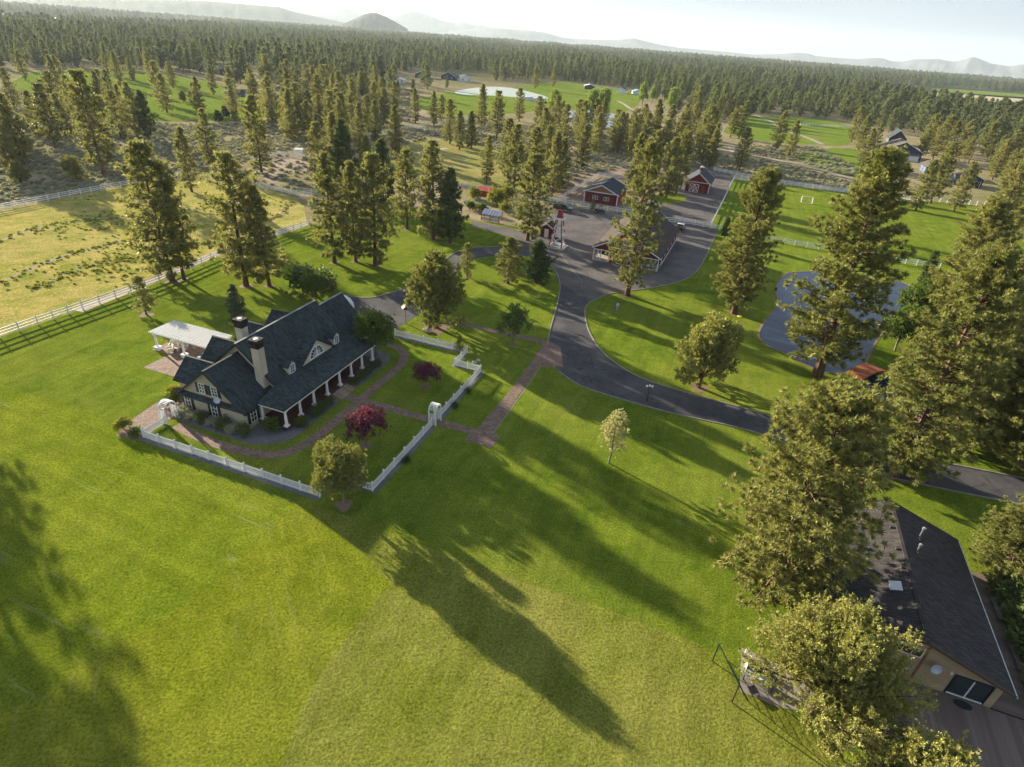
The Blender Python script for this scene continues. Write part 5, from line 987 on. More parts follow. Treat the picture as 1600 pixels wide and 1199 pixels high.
def plumed(seed, Ht, Rr, n, mat, seg=5, K=7, ln=0.22, wd=0.04, plume=0.95, lead=30):
    """juniper: many leaders sweeping out and up, each feathered with short plumes"""
    r = np.random.default_rng(seed); tw = MB(); tw.tube([(0, 0, 0), (0.1, 0.1, Ht * 0.3), (0, 0, Ht * 0.75)], [Ht * 0.032, Ht * 0.024, 0.05], 8)
    C, A, T = [], [], []; leads = []
    for i in range(lead):
        u = (i + r.random()) / lead; az = i * 2.39996 + r.normal(0, 0.3); el = R(4 + 84 * u ** 0.9); z0 = Ht * (0.07 + 0.22 * r.random())
        Lh = Rr * math.cos(el); Lv = (Ht - z0) * math.sin(el); k = 0.74 + 0.36 * r.random(); tip = np.array([math.cos(az) * Lh, math.sin(az) * Lh, Lv]) * k
        leads.append((np.array([0, 0, z0]), tip)); tw.tube([(0, 0, z0), tuple(np.array([0, 0, z0]) + tip * 0.5 - np.array([0, 0, 0.04 * Ht])), tuple(np.array([0, 0, z0]) + tip * 0.95)], [0.012 * Ht, 0.007 * Ht, 0.02], 5, False)
    W = np.array([np.linalg.norm(t) ** 1.5 for _, t in leads]); W /= W.sum()
    for i in range(n):
        b0, tip = leads[r.choice(lead, p=W)]; s = 0.30 + 0.70 * r.random() ** 0.75; Lt = np.linalg.norm(tip); dl = tip / Lt
        off = r.normal(size=3); off -= dl * off.dot(dl); off = unit(off); rad = Lt * 0.24 * (1.12 - s) ** 0.6 * (0.45 + 0.6 * r.random())
        q = b0 + tip * s - np.array([0, 0, 0.05 * Ht * math.sin(math.pi * s)]) + off * rad
        if q[2] < 0.15: continue
        d = unit(dl * 0.8 + off * 0.7 + np.array([0, 0, 0.35]) + 0.2 * r.normal(size=3)); tn = 0.2 + 0.5 * r.random(); Lp = plume * (0.5 + 0.8 * r.random())
        for k in range(seg): C.append(q + d * Lp * k / seg + 0.05 * r.normal(size=3)); A.append(unit(d + 0.35 * r.normal(size=3))); T.append(tn + 0.22 * (k / seg - 0.4))
    v, t = blades(np.array(C), np.array(A), np.array(T), K, ln, wd, 0.5, r)
    return tw.mesh('trunk', MAT_BARK), leaf_mesh('crown', v, t, LEAF[mat], r)

ref_h = {}
def proto(key, pair, h): PROTO[key] = pair; ref_h[key] = h
PROTO = {}
# near pines: individual needle tufts; middle pines; far pines
proto('hero1', pine(11, 20, 6.4, 0.08, 225, 13, 1, 60, 0.42, 0.030, 0.0, 'pine', 0.34, 0.30, 1.0, skip=0.05, lumpy=0.12), 20)
proto('hero2', pine(12, 25, 6.4, 0.07, 235, 12, 1, 54, 0.44, 0.034, 0.0, 'pine', 0.42, 0.30, 1.0, skip=0.06, lumpy=0.15), 25)
proto('hero3', pine(13, 29, 6.0, 0.10, 225, 11, 1, 42, 0.52, 0.048, 0.0, 'pine', 0.44, 0.34, 1.0, skip=0.08, lumpy=0.2), 29)
proto('hero4', pine(14, 25, 5.2, 0.10, 135, 9, 1, 36, 0.54, 0.052, 0.0, 'pine', 0.40, 0.34, 1.0), 25)
for i, (sd_, cb_, R_, sh_) in enumerate(((21, 0.10, 5.2, 0.50), (22, 0.08, 4.7, 0.56), (23, 0.15, 5.2, 0.44), (24, 0.07, 4.4, 0.62), (25, 0.11, 5.0, 0.50))):
    proto('mid%d' % i, pine(sd_, 21, R_, cb_, 120, 8, 1, 24, 0.66, 0.070, 0, 'pinem', sh_, 0.42, skip=0.16), 21)
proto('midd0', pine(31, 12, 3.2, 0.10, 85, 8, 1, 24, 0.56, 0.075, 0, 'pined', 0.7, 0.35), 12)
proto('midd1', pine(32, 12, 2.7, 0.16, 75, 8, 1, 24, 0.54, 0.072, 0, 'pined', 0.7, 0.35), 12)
for i, (sd_, cb_, R_, sh_) in enumerate(((41, 0.12, 4.0, 0.55), (42, 0.18, 3.8, 0.48), (43, 0.08, 3.6, 0.62), (44, 0.15, 4.3, 0.46))):
    proto('low%d' % i, pine(sd_, 18, R_, cb_, 58, 5, 1, 11, 1.15, 0.20, 0, 'far', sh_, 0.5, 1.0, False), 18)
proto('sml', pine(51, 6, 1.7, 0.12, 46, 5, 3, 8, 0.34, 0.04, 0, 'pine', 0.7, 0.26), 6)
proto('smlb', pine(52, 6, 1.6, 0.10, 46, 5, 3, 8, 0.34, 0.04, 0, 'blue', 0.75, 0.26), 6)
proto('jun', plumed(61, 11, 6.3, 4300, 'jun', 6, 8, 0.20, 0.036, 0.95, 40), 11)
proto('jun2', plumed(62, 8, 4.8, 2400, 'jun', 6, 8, 0.20, 0.036, 0.95, 28), 8)
proto('junm', plumed(63, 9, 4.8, 1300, 'jun', 4, 6, 0.36, 0.075, 0.9, 20), 9)
proto('junr', plumed(64, 11, 4.6, 1600, 'pine', 4, 6, 0.40, 0.080, 0.8, 34), 11)
proto('treea', bushy(71, 7, 2.9, 1.1, 900, 5, 8, 0.30, 0.040, 'pine', 8, 0.5, 0.14, 0.5), 7)
proto('opend', bushy(82, 6, 2.2, 1.6, 190, 4, 7, 0.30, 0.035, 'pined', 7, 0.4, 0.10, 0.6, 0.8, None, 0.4), 6)
proto('leafy', bushy(72, 6.5, 3.0, 1.0, 520, 4, 6, 0.26, 0.07, 'green', 8, 0.5, 0.13, 0.3), 6.5)
proto('red', bushy(73, 4.6, 2.2, 0.9, 360, 4, 6, 0.20, 0.055, 'red', 7, 0.35, 0.09, 0.3), 4.6)
proto('blossom', bushy(74, 6.6, 1.6, 1.4, 230, 3, 6, 0.20, 0.06, 'white', 7, 0.35, 0.08, 0.4, 1.0, None, 0.3), 6.6)
proto('cotton', bushy(75, 15, 3.6, 2.0, 420, 4, 5, 0.55, 0.16, 'lime', 9, 0.8, 0.25, 0.9, 1.3, None, 0.3), 15)
proto('broadm', bushy(76, 9, 4.0, 1.6, 380, 4, 5, 0.50, 0.14, 'green', 8, 0.8, 0.2, 0.4), 9)
proto('dshrub', bushy(77, 3.2, 2.2, 0.2, 260, 4, 6, 0.28, 0.07, 'pined', 7, 0.5, 0.08, 0.3), 3.2)
proto('shrub', bushy(78, 1.1, 0.75, 0.05, 110, 4, 5, 0.16, 0.045, 'green', 6, 0.25, 0.03, 0.5), 1.1)
proto('shrubd', bushy(79, 1.0, 0.65, 0.05, 110, 4, 5, 0.15, 0.04, 'pined', 6, 0.25, 0.03, 0.5), 1.0)
proto('shrubr', bushy(80, 0.9, 0.7, 0.05, 90, 4, 5, 0.16, 0.04, 'sage', 6, 0.25, 0.03, 0.5), 0.9)
proto('yshrub', bushy(81, 2.4, 1.5, 0.1, 220, 4, 5, 0.26, 0.07, 'yel', 6, 0.4, 0.05, 0.7), 2.4)
proto('juns', plumed(65, 3.4, 1.5, 380, 'pined', 4, 6, 0.26, 0.06, 0.45, 18), 3.4)
def grow(name, key, pos, h, label, cat='tree', group=None, rz=None, wide=1.0, z=0.0):
    t = thing(name, label, cat, (pos[0], pos[1], z), random.uniform(0, 6.28) if rz is None else rz, group); s = h / ref_h[key]; tm, cm = PROTO[key]
    obj('trunk' if cat != 'shrub' else 'stem', tm, t, None, None, (s * wide, s * wide, s)); obj('crown' if cat != 'shrub' else 'foliage', cm, t, None, None, (s * wide, s * wide, s)); return t
def mulch(pos, r, z=0.031): 
    k = random.random() * 6; sheet('mulch_bed', [(pos[0] + r * (0.9 + 0.2 * math.sin(3 * a + k)) * math.cos(a), pos[1] + r * (0.9 + 0.2 * math.sin(3 * a + k)) * math.sin(a)) for a in np.linspace(0, 2 * math.pi, 22)[:-1]], z, MAT_MULCH)
PLACED = []
def T_(name, key, base, top, label, cat='tree', ring=0.0, wide=1.0, group=None, h=None, rz=None):
    p = G(*base); hh = h or height_at(p, *top); PLACED.append((p[0], p[1]))
    if ring: mulch(p, ring)
    return grow(name, key, p, hh, label, cat, group, rz, wide)
# near trees
T_('pine_tree', 'hero1', (1205, 930), (1318, 618), 'broad sunlit pine beside the tan neighbour house, over the lawn edge', 'tree', 0, 1.08)
T_('pine_tree', 'hero2', (1397, 743), (1565, 395), 'huge pine with forked base beside the drive at the creek', 'tree', 1.5, 1.02)
T_('pine_tree', 'hero1', (1540, 700), None, 'wide pine behind the huge creekside pine, between drive and small pond', 'tree', 0, 1.15, None, 21)
T_('pine_tree', 'hero3', (1277, 587), (1406, 240), 'tall slender pine on the pond shore beside the rust footbridge', 'tree', 0.8, 1.18)
T_('pine_tree', 'hero3', (1147, 490), (1215, 266), 'tall dense pine west of the pond above a yellow disc', 'tree', 1.2, 1.12)
T_('pine_tree', 'hero4', (980, 462), (1018, 226), 'tall pine standing in front of the large red barn', 'tree', 1.4, 0.92)
T_('pine_tree', 'hero2', (1470, 520), None, 'big pine on the far bank between the two ponds', 'tree', 0, 1.1, None, 23)
T_('pine_tree', 'hero2', (1470, 690), None, 'full pine filling the gap between the huge creekside pine and the drive', 'tree', 0, 1.1, None, 17)
T_('pine_tree', 'hero1', (1600, 735), None, 'wide pine on the far verge of the drive by the small pond', 'tree', 0, 1.1, None, 17)
T_('pine_tree', 'hero1', (1590, 560), None, 'big pine on the shore of the small pond', 'tree', 0, 1.2, None, 24)
T_('pine_tree', 'hero1', (1555, 905), None, 'bushy pine beside the charcoal roof end of the tan house', 'tree', 0, 1.25, None, 9.5)
T_('juniper_tree', 'junm', (1092, 606), (1122, 498), 'juniper with a low side limb on the pond lawn by the drive', 'tree', 1.3, 0.85)
T_('juniper_tree', 'jun', (1268, 1114), None, 'large plumed juniper shading the concrete pad by the tan house', 'tree', 0, 0.86, None, 10.6)
T_('juniper_tree', 'jun2', (1405, 1290), None, 'pale plumed juniper beside the timber deck corner', 'tree', 0, 0.95, None, 7.4)
T_('pine_tree', 'treea', (537, 790), (530, 697), 'young rounded pine standing in the gap of the notched picket corner', 'tree', 0.9, 0.8)
T_('blossom_tree', 'blossom', (951, 724), (966, 645), 'slender tree in pale blossom alone on the lawn', 'tree')
T_('crabapple_tree', 'red', (572, 697), (570, 638), 'larger crimson-leaved tree with stone ring on the front lawn', 'tree', 0.75, 0.88)
T_('crabapple_tree', 'red', (666, 605), (666, 567), 'smaller crimson-leaved tree with stone ring near the notched fence', 'tree', 0.75, 1.0)
T_('shade_tree', 'leafy', (588, 556), (592, 488), 'bright green leafy tree at the porch end by the court', 'tree', 0, 0.9)
T_('juniper_tree', 'junr', (683, 513), (680, 403), 'rounded dense juniper in a mulch bed beside the court', 'tree', 2.2, 1.0)
T_('young_pine', 'opend', (802, 541), (806, 475), 'thin young pine with open crown beside the north brick walk', 'tree', 0.8, 1.0)
T_('young_pine', 'sml', (718, 552), (713, 524), 'small bronze conifer behind the notched picket fence', 'tree')
T_('young_pine', 'sml', (730, 433), (728, 381), 'narrow young conifer inside the drive loop', 'tree', 0.7, 1.15)
T_('young_pine', 'mid1', (793, 443), (795, 371), 'young pine with sunlit crown inside the drive loop', 'tree', 0.8, 1.75)
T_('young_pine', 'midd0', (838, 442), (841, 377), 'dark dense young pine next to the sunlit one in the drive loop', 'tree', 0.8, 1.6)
T_('young_pine', 'sml', (229, 492), (217, 432), 'small round-topped pine in a mulch ring by the paddock fence', 'tree', 1.1, 1.2)
T_('blue_spruce', 'smlb', (374, 508), (370, 447), 'bluish young spruce on the lawn behind the chimneys', 'tree', 0.9)
T_('dark_shrub', 'dshrub', (488, 462), None, 'big dark rounded shrub behind the garage', 'shrub', 0, 1.3, None, 4.2)
T_('leafy_shrub', 'leafy', (494, 474), None, 'bright green small tree against the rear garage roof', 'tree', 0, 0.9, None, 5.0)
T_('pine_tree', 'mid0', (270, 440), (222, 222), 'tall pine with bare white-dusted trunk by the paddock fence, first of a pair', 'tree', 1.3, 1.05)
T_('pine_tree', 'mid2', (288, 437), (262, 255), 'slimmer pine sharing a mulch bed with the taller paddock pine', 'tree', 0.9, 0.8)
T_('pine_tree', 'mid4', (385, 447), (350, 240), 'tall full pine on the lawn between house and paddock fence', 'tree', 1.2, 1.05)
T_('pine_tree', 'mid3', (421, 447), (402, 290), 'shorter dark pine beside the tall lawn pine near the paddock', 'tree', 1.0, 1.05)
T_('pine_tree', 'mid1', (523, 411), (499, 241), 'pine with drooping low limbs above the drive court lawn', 'tree', 1.0, 1.0)
T_('pine_tree', 'mid3', (556, 409), (544, 253), 'slim pine in the middle of the lawn trio', 'tree', 1.0, 0.95)
T_('pine_tree', 'mid0', (586, 416), (571, 241), 'tall full pine of the lawn trio by the court', 'tree', 1.2, 1.0)
T_('pine_tree', 'mid2', (636, 358), (630, 234), 'open sunlit pine at the garden end of the lawn', 'tree', 1.2, 0.95)
T_('pine_tree', 'mid4', (677, 374), (676, 221), 'tall pine beside the drive loop, taller of two', 'tree', 1.2, 1.0)
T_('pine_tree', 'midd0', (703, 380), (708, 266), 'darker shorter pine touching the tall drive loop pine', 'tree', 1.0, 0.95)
T_('pine_tree', 'mid0', (824, 376), (842, 242), 'broad dark pine beside the timber tower', 'tree', 1.2, 1.15)
T_('small_tree', 'midd1', (1131, 374), (1136, 340), 'small dark conifer at the arena fence corner by the yard', 'tree')
T_('young_pine', 'sml', (925, 330), (925, 310), 'small green conifer by the yard fence next to the utility vehicle', 'tree')
# the middle-distance stand (base, top or height, kind)
STAND = [((164, 278), (128, 112), 'mid2', 'open-crowned pine leaning over the sagebrush by the paddock fence'), ((15, 267), None, 'mid0', 'dark trunked pine in the sagebrush beside a dense juniper'),
 ((35, 290), None, 'junr', 'dense dark juniper against the sagebrush paddock fence'), ((120, 282), None, 'junm', 'low rounded juniper beside the open-crowned sagebrush pine'),
 ((409, 270), (398, 150), 'mid4', 'tall pine over the bare dirt pen'), ((528, 288), (518, 175), 'mid3', 'tall slim pine behind the lawn trio'), ((563, 246), None, 'mid1', 'pine by the pale track behind the lawn trio'),
 ((619, 249), (616, 165), 'mid3', 'isolated pine at the dry pasture edge'), ((703, 225), (700, 155), 'mid0', 'rounded pine in the sagebrush beyond dry pasture'), ((760, 288), (757, 212), 'mid1', 'neat pine alone on the dry pasture'),
 ((803, 300), (806, 195), 'mid4', 'tall pine behind the greenhouse'), ((776, 218), None, 'mid2', 'pine beside the sagebrush strip of the dry pasture'), ((752, 197), None, 'mid3', 'pine at the far rim of the dry pasture'),
 ((908, 265), (905, 195), 'mid1', 'sunlit pine behind the slanting rail fence'), ((874, 300), (878, 215), 'mid0', 'full pine behind the black pickup'), ((862, 306), (858, 205), 'mid3', 'dark narrow pine next to the full pine behind the pickup'),
 ((964, 241), (972, 175), 'mid4', 'first pine of the row beyond the red barns'), ((985, 249), None, 'mid2', 'second pine of the row beyond the red barns'), ((1004, 246), None, 'mid0', 'third pine of the row beyond the red barns'),
 ((1155, 267), (1168, 200), 'mid0', 'dark pine by the lane beyond the arena corner'), ((1141, 215), None, 'mid2', 'slimmer open stem of the pine pair in the far pasture'), ((1154, 217), None, 'mid0', 'fuller stem of the pine pair in the far pasture'),
 ((1232, 246), None, 'mid1', 'rounded pine beside the pale track'), ((1211, 236), None, 'mid4', 'darker pine behind the pale track'), ((1330, 222), None, 'mid0', 'big pine between pastures and the blue house'), ((1345, 262), None, 'mid4', 'leaning pine against the blue house gable'),
 ((1360, 316), None, 'midd1', 'small brownish tree on the arena fence line'), ((1453, 318), None, 'mid2', 'large pine by the arena fence before the blue garage'), ((1430, 330), None, 'mid0', 'broad pine beside the arena fence near the lower blue wing'),
 ((1056, 303), (1068, 205), 'mid2', 'tall pine in the grass island before the cupola barn'), ((1040, 312), (1050, 215), 'mid4', 'full pine in the grass island by the barn lane'), ((1096, 257), (1108, 165), 'mid0', 'tall dark pine behind the cupola barn'), ((1108, 262), None, 'mid3', 'slim dark pine behind the cupola barn roof'),
 ((1015, 296), (1024, 205), 'mid1', 'sunlit pine behind the large barn'), ((990, 300), None, 'mid3', 'slim pine behind the red barn with paired windows'), ((40, 126), None, 'mid4', 'sunlit pine on the green far field'), ((170, 117), None, 'mid1', 'small-headed pine at the far field head'),
 ((23, 171), None, 'mid0', 'leaning pine where the far green field meets the sagebrush'), ((252, 163), None, 'mid2', 'round pine in the middle of the far green field'), ((314, 180), None, 'mid1', 'narrow pine on the far green field'), ((334, 149), None, 'mid4', 'pine behind the far green field pond'),
 ((287, 161), None, 'junr', 'dark rounded juniper on the far green field'), ((354, 185), None, 'juns', 'small clipped dark conifer on the far green field'), ((342, 192), None, 'juns', 'smaller conical bush at the sagebrush rim'), ((418, 177), None, 'mid3', 'pine by the far field corner'), ((364, 163), None, 'mid0', 'grey-green pine beside the far white pond'),
 ((131, 172), None, 'mid2', 'tall pine with twin tops on the far green field'), ((94, 152), None, 'mid3', 'pine above the sagebrush slope'), ((189, 217), None, 'mid0', 'full pine in the sagebrush below the far field'), ((216, 217), None, 'mid4', 'second full pine in the sagebrush group'), ((233, 217), None, 'midd0', 'dark low pine closing the sagebrush group'),
 ((486, 203), None, 'mid1', 'pine on the sagebrush strip'), ((520, 216), None, 'mid2', 'pine beyond the corral'), ((466, 201), None, 'mid0', 'broad pine beyond the corral'), ((449, 206), None, 'mid3', 'slim pine beyond the corral'), ((586, 190), None, 'mid4', 'pine before the far white fence'), ((649, 193), None, 'mid1', 'pine on the far white fence'), ((678, 197), None, 'mid3', 'narrow pine on the far white fence'),
 ((811, 190), None, 'mid0', 'full dark pine before the pasture pond'), ((836, 139), None, 'mid4', 'round pine on the green pasture'), ((864, 136), None, 'mid1', 'pine behind the green pasture'), ((840, 211), None, 'mid2', 'pine in front of the light green cottonwoods'), ((881, 225), None, 'mid0', 'dense pine below the pasture pond'), ((937, 204), None, 'juns', 'small dark conifer on the pond bank'),
 ((930, 225), None, 'mid4', 'pine in the belt below the pasture pond'), ((1020, 225), None, 'mid1', 'pine in the belt above the barns'), ((1040, 235), None, 'mid0', 'full pine in the belt above the barns'), ((1062, 240), None, 'mid2', 'open pine in the belt above the cupola barn'), ((1080, 215), None, 'mid4', 'pine behind the belt above the cupola barn'),
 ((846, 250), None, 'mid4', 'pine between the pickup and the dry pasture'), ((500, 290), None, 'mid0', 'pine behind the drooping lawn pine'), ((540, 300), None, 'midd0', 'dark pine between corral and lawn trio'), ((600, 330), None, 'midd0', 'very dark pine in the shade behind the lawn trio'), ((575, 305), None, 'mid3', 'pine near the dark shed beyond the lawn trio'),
 ((300, 300), None, 'mid1', 'pine at the paddock corner behind the lawn pair'), ((330, 262), None, 'mid4', 'dark pine at the sagebrush corner of the paddock'), ((1490, 330), None, 'mid4', 'pine in front of the blue garage'), ((1560, 345), None, 'mid2', 'tall pine on the arena end by the blue garage'), ((1600, 380), None, 'mid0', 'tall pine at the arena end'), ((1545, 430), None, 'mid1', 'full pine at the pond lawn end of the arena'), ((1440, 450), None, 'midd1', 'small dark tree at the pond inlet')]
for b_, tp, k_, lb in STAND:
    hh = None if tp else {'jun': 5.5, 'mid': 17.0}.get(k_[:3], 15) * random.uniform(0.88, 1.15)
    if k_ == 'juns': hh = 4.5
    if k_ == 'midd1': hh = 8
    T_('juniper_tree' if k_[:3] == 'jun' else 'pine_tree', k_, b_, tp, lb, 'tree', 0, 1.0, None, hh)
for b_, tp, lb in (((864, 187), (864, 140), 'pale green cottonwood standing apart from the pasture pond pair'), ((921, 190), (921, 140), 'pale green cottonwood on the pasture pond bank'), ((939, 191), (941, 138), 'taller pale green cottonwood touching its neighbour at the pond'), ((1003, 166), (1004, 130), 'light green cottonwood at the forest rim'), ((1018, 162), (1018, 135), 'smaller light green cottonwood at the forest rim'), ((1046, 178), (1046, 137), 'large fresh green cottonwood beside the dead tree'), ((899, 127), (898, 109), 'round yellow-green willow above the green pasture')):
    T_('cottonwood_tree', 'cotton', b_, tp, lb, 'tree', 0, 1.2 if 'willow' in lb else 1.0)
for b_, hh, lb in (((1369, 264), 8.5, 'bright green round tree before the blue house porch'), ((1391, 271), 9.5, 'taller bright green tree before the blue house porch'), ((545, 118), 12, 'fresh green far tree among the dark pines'), ((95, 68), 11, 'light green far tree at the forest edge'), ((214, 78), 13, 'yellow-green far tree by the white-walled house')):
    T_('broadleaf_tree', 'broadm', b_, None, lb, 'tree', 0, 1.0, None, hh)
BELT = [([(20, 112), (300, 118), (480, 152), (470, 190), (150, 195), (60, 160)], 18, 'pine standing on the green far field', 'pines on the far green field'), ([(0, 130), (140, 172), (180, 205), (60, 262), (0, 262)], 14, 'pine on the sagebrush slope beside the far green field', 'pines on the sagebrush slope'), ([(380, 150), (640, 158), (700, 192), (560, 232), (420, 222)], 34, 'pine in the scrub belt between corral and far white fence', 'pines in the scrub belt'), ([(860, 200), (1100, 212), (1120, 250), (900, 250)], 24, 'pine in the belt between the red barns and pasture pond', 'pines between barns and pasture pond'), ([(1330, 232), (1600, 262), (1640, 345), (1570, 330), (1520, 300), (1440, 285)], 22, 'pine crowding round the blue house and garage', 'pines round the blue house'), ([(700, 235), (860, 205), (870, 290), (820, 296), (780, 260)], 7, 'pine scattered on the dry pasture by the greenhouse fence', 'pines on the dry pasture')]
rb = random.Random(5); keepout = [G(1398, 250), G(1398, 240), G(1462, 268), G(1514, 286), G(1440, 275), G(1400, 222)]
for poly, n, lb, gp in BELT:
    wq = [G(*q) for q in poly]; us = [q[0] for q in poly]; vs2 = [q[1] for q in poly]; c = 0; tries = 0
    while c < n and tries < 900:
        tries += 1; u, v = rb.uniform(min(us), max(us)), rb.uniform(min(vs2), max(vs2)); ins = False; j = len(poly) - 1
        for i in range(len(poly)):
            (xi, yi), (xj, yj) = poly[i], poly[j]
            if (yi > v) != (yj > v) and u < (xj - xi) * (v - yi) / (yj - yi) + xi: ins = not ins
            j = i
        p = G(u, v)
        if not ins or (1362 < u < 1545 and 252 < v < 336) or min(math.hypot(p[0] - q[0], p[1] - q[1]) for q in PLACED) < 6.5 or min(math.hypot(p[0] - q[0], p[1] - q[1]) for q in keepout) < 13: continue
        c += 1; PLACED.append(p); grow('pine_tree', 'mid%d' % rb.randrange(5), p, rb.uniform(12, 18.5), lb, 'tree', gp, None, rb.uniform(1.0, 1.25))
for b_, hh, lb in (((1398, 548), 7.5, 'leafy dark green bush tree on the far pond bank by the footbridge'), ((1425, 505), 8.0, 'leafy green bush tree at the head of the pond'), ((1440, 560), 6.5, 'low leafy bush tree between the pond and the creekside pine')): T_('bank_tree', 'broadm', b_, None, lb, 'tree', 0, 0.9, None, hh)
# two pines left of the view whose shade reaches the rough grass
for (x, y, h_, lb) in ((-73, 57, 21, 'tall pine standing alone west of the rough grass'), (-82, 54, 24, 'full pine behind the lone pine west of the rough grass'), (-69, 44, 17, 'lower pine at the west edge of the rough grass')): grow('pine_tree', 'mid0', (x, y), h_, lb, 'tree', None, None, 1.25)
# house shrubs, hedge
k_ = 0
SHR = [(-0.9, -8.2, 'shrubr', 1.0, 'bronze shrub at the gable corner'), (-0.95, -6.9, 'shrubr', 0.9, 'second bronze shrub along the gable wall'), (-0.95, -5.4, 'shrubd', 1.1, 'rounded dark shrub under the first gable window'), (-0.95, -4.0, 'shrubr', 0.9, 'bronze shrub between the gable windows'), (-0.95, -2.6, 'shrubd', 1.15, 'rounded dark shrub under the second gable window'), (-0.95, -1.2, 'shrubr', 0.85, 'bronze shrub near the front gable corner'), (-0.9, 0.3, 'shrubd', 1.1, 'rounded dark shrub at the front gable corner'),
 (1.3, 2.1, 'shrub', 1.35, 'large light green shrub at the near porch end'), (3.4, 4.7, 'shrub', 1.0, 'light green shrub before the near porch columns'), (5.6, 4.7, 'shrubd', 0.9, 'low dark shrub between second and third porch columns'), (6.9, 4.7, 'shrubd', 0.95, 'low dark shrub by the third porch column'), (8.4, 4.7, 'shrubd', 0.9, 'low dark shrub beside the porch steps'), (14.0, 4.7, 'shrubd', 0.85, 'low dark shrub just past the porch steps'), (15.6, 4.7, 'shrubd', 0.9, 'low dark shrub by the sixth porch column'), (17.3, 4.7, 'shrubd', 0.85, 'low dark shrub by the seventh porch column'), (19.0, 4.8, 'shrubd', 0.9, 'low dark shrub at the far porch end'),
 (1.5, -11.9, 'yshrub', 1.7, 'lime shrub behind the air conditioner'), (0.1, -11.4, 'shrub', 1.2, 'light green plant in the patio box bed'), (-5.6, -11.9, 'yshrub', 1.3, 'lime shrub on the mulch at the patio end'), (-5.9, -9.7, 'shrub', 0.9, 'small green shrub at the picket fence end'),
 (2.6, 18.6, 'shrubd', 0.6, 'small dark shrub on the outer side of the front picket fence'), (14.6, 18.6, 'shrubd', 0.6, 'small dark shrub past the front arbor on the fence'), (18.5, 18.6, 'shrubd', 0.6, 'small dark shrub midway to the notched corner')]
for a, b, key, h_, lb in SHR: grow('garden_shrub', key, HL(a, b), h_, lb, 'shrub', None, None, 1.05)
for i, y in enumerate(np.arange(-1.0, 14.0, 1.9)): grow('hedge_shrub', 'shrubd', nb + ex1 * y + ex2 * (10.6 + 0.2 * (i % 2)), 2.1 + 0.3 * (i % 3), 'dense green hedge shrub along the outer edge of the deck', 'shrub', 'hedge beside the deck', None, 1.15)
grow('lime_shrub', 'yshrub', nb - ex1 * 3.3 - ex2 * 1.6, 1.9, 'yellow-lit shrub between the large juniper and the deck', 'shrub')
for (u, v, key, h_, lb) in ((742, 312, 'yshrub', 3.0, 'yellow-green bush beside the red feed shed'), (776, 322, 'yshrub', 4.2, 'tall yellow-green bush behind the greenhouse'), (793, 312, 'yshrub', 3.4, 'yellow-green bush near the fence behind the greenhouse'), (790, 332, 'yshrub', 2.6, 'low yellow bush close beside the greenhouse'), (752, 332, 'shrub', 2.2, 'green bush at the greenhouse end'), (735, 328, 'shrub', 2.0, 'green bush at the garden corner')): grow('garden_bush', key, G(u, v), h_, lb, 'shrub')
print('placed', len(PLACED), 'quads', sum(len(c.polygons) for _, c in PROTO.values()))
# ------------------------------------------------------------------ forest, sagebrush, mountains, haze
def inside(px, py, poly):
    ins = np.zeros(len(px), bool); n = len(poly); j = n - 1
    for i in range(n):
        xi, yi = poly[i]; xj, yj = poly[j]
        c = ((yi > py) != (yj > py)) & (px < (xj - xi) * (py - yi) / ((yj - yi) if yj != yi else 1e-9) + xi); ins ^= c; j = i
    return ins
def to_px(x, y, z=0.0):
    qx, qy, qz = x, y, z - CAMH; cp, sp = math.cos(PITCH), math.sin(PITCH)
    wv = qy * cp - qz * sp; xl = qx / wv * FPX; yl = (qy * sp + qz * cp) / wv * FPX
    c, s = math.cos(ROLL), math.sin(ROLL); return CX + c * xl + s * yl, CY - (-s * xl + c * yl)
EDGE_U = [-400, 0, 100, 200, 300, 400, 470, 540, 640, 750, 860, 930, 990, 1040, 1090, 1150, 1220, 1330, 1400, 1480, 1600, 2100]
EDGE_V = [118, 108, 107, 108, 117, 135, 150, 165, 150, 128, 124, 132, 142, 165, 188, 190, 180, 192, 215, 250, 300, 330]
OPEN = [[(-150, 16), (0, 19), (60, 23), (140, 34), (100, 38), (0, 34), (-150, 32)], [(1380, 132), (1470, 136), (1700, 150), (1700, 186), (1560, 178), (1440, 165), (1390, 150)],
        [(225, 72), (300, 76), (300, 92), (225, 90)], [(330, 102), (405, 108), (405, 128), (330, 122)], [(600, 116), (760, 112), (770, 134), (600, 136)], [(945, 134), (1020, 140), (1020, 155), (945, 152)], [(480, 122), (520, 122), (520, 136), (480, 136)],
        [(1330, 205), (1440, 210), (1450, 285), (1340, 275)], [(1420, 245), (1560, 262), (1560, 310), (1420, 300)], [(1475, 212), (1525, 214), (1525, 236), (1475, 234)], [(1235, 186), (1335, 190), (1335, 232), (1180, 226), (1180, 186)], [(140, 26), (330, 34), (330, 42), (140, 36)]]
far_pts = []
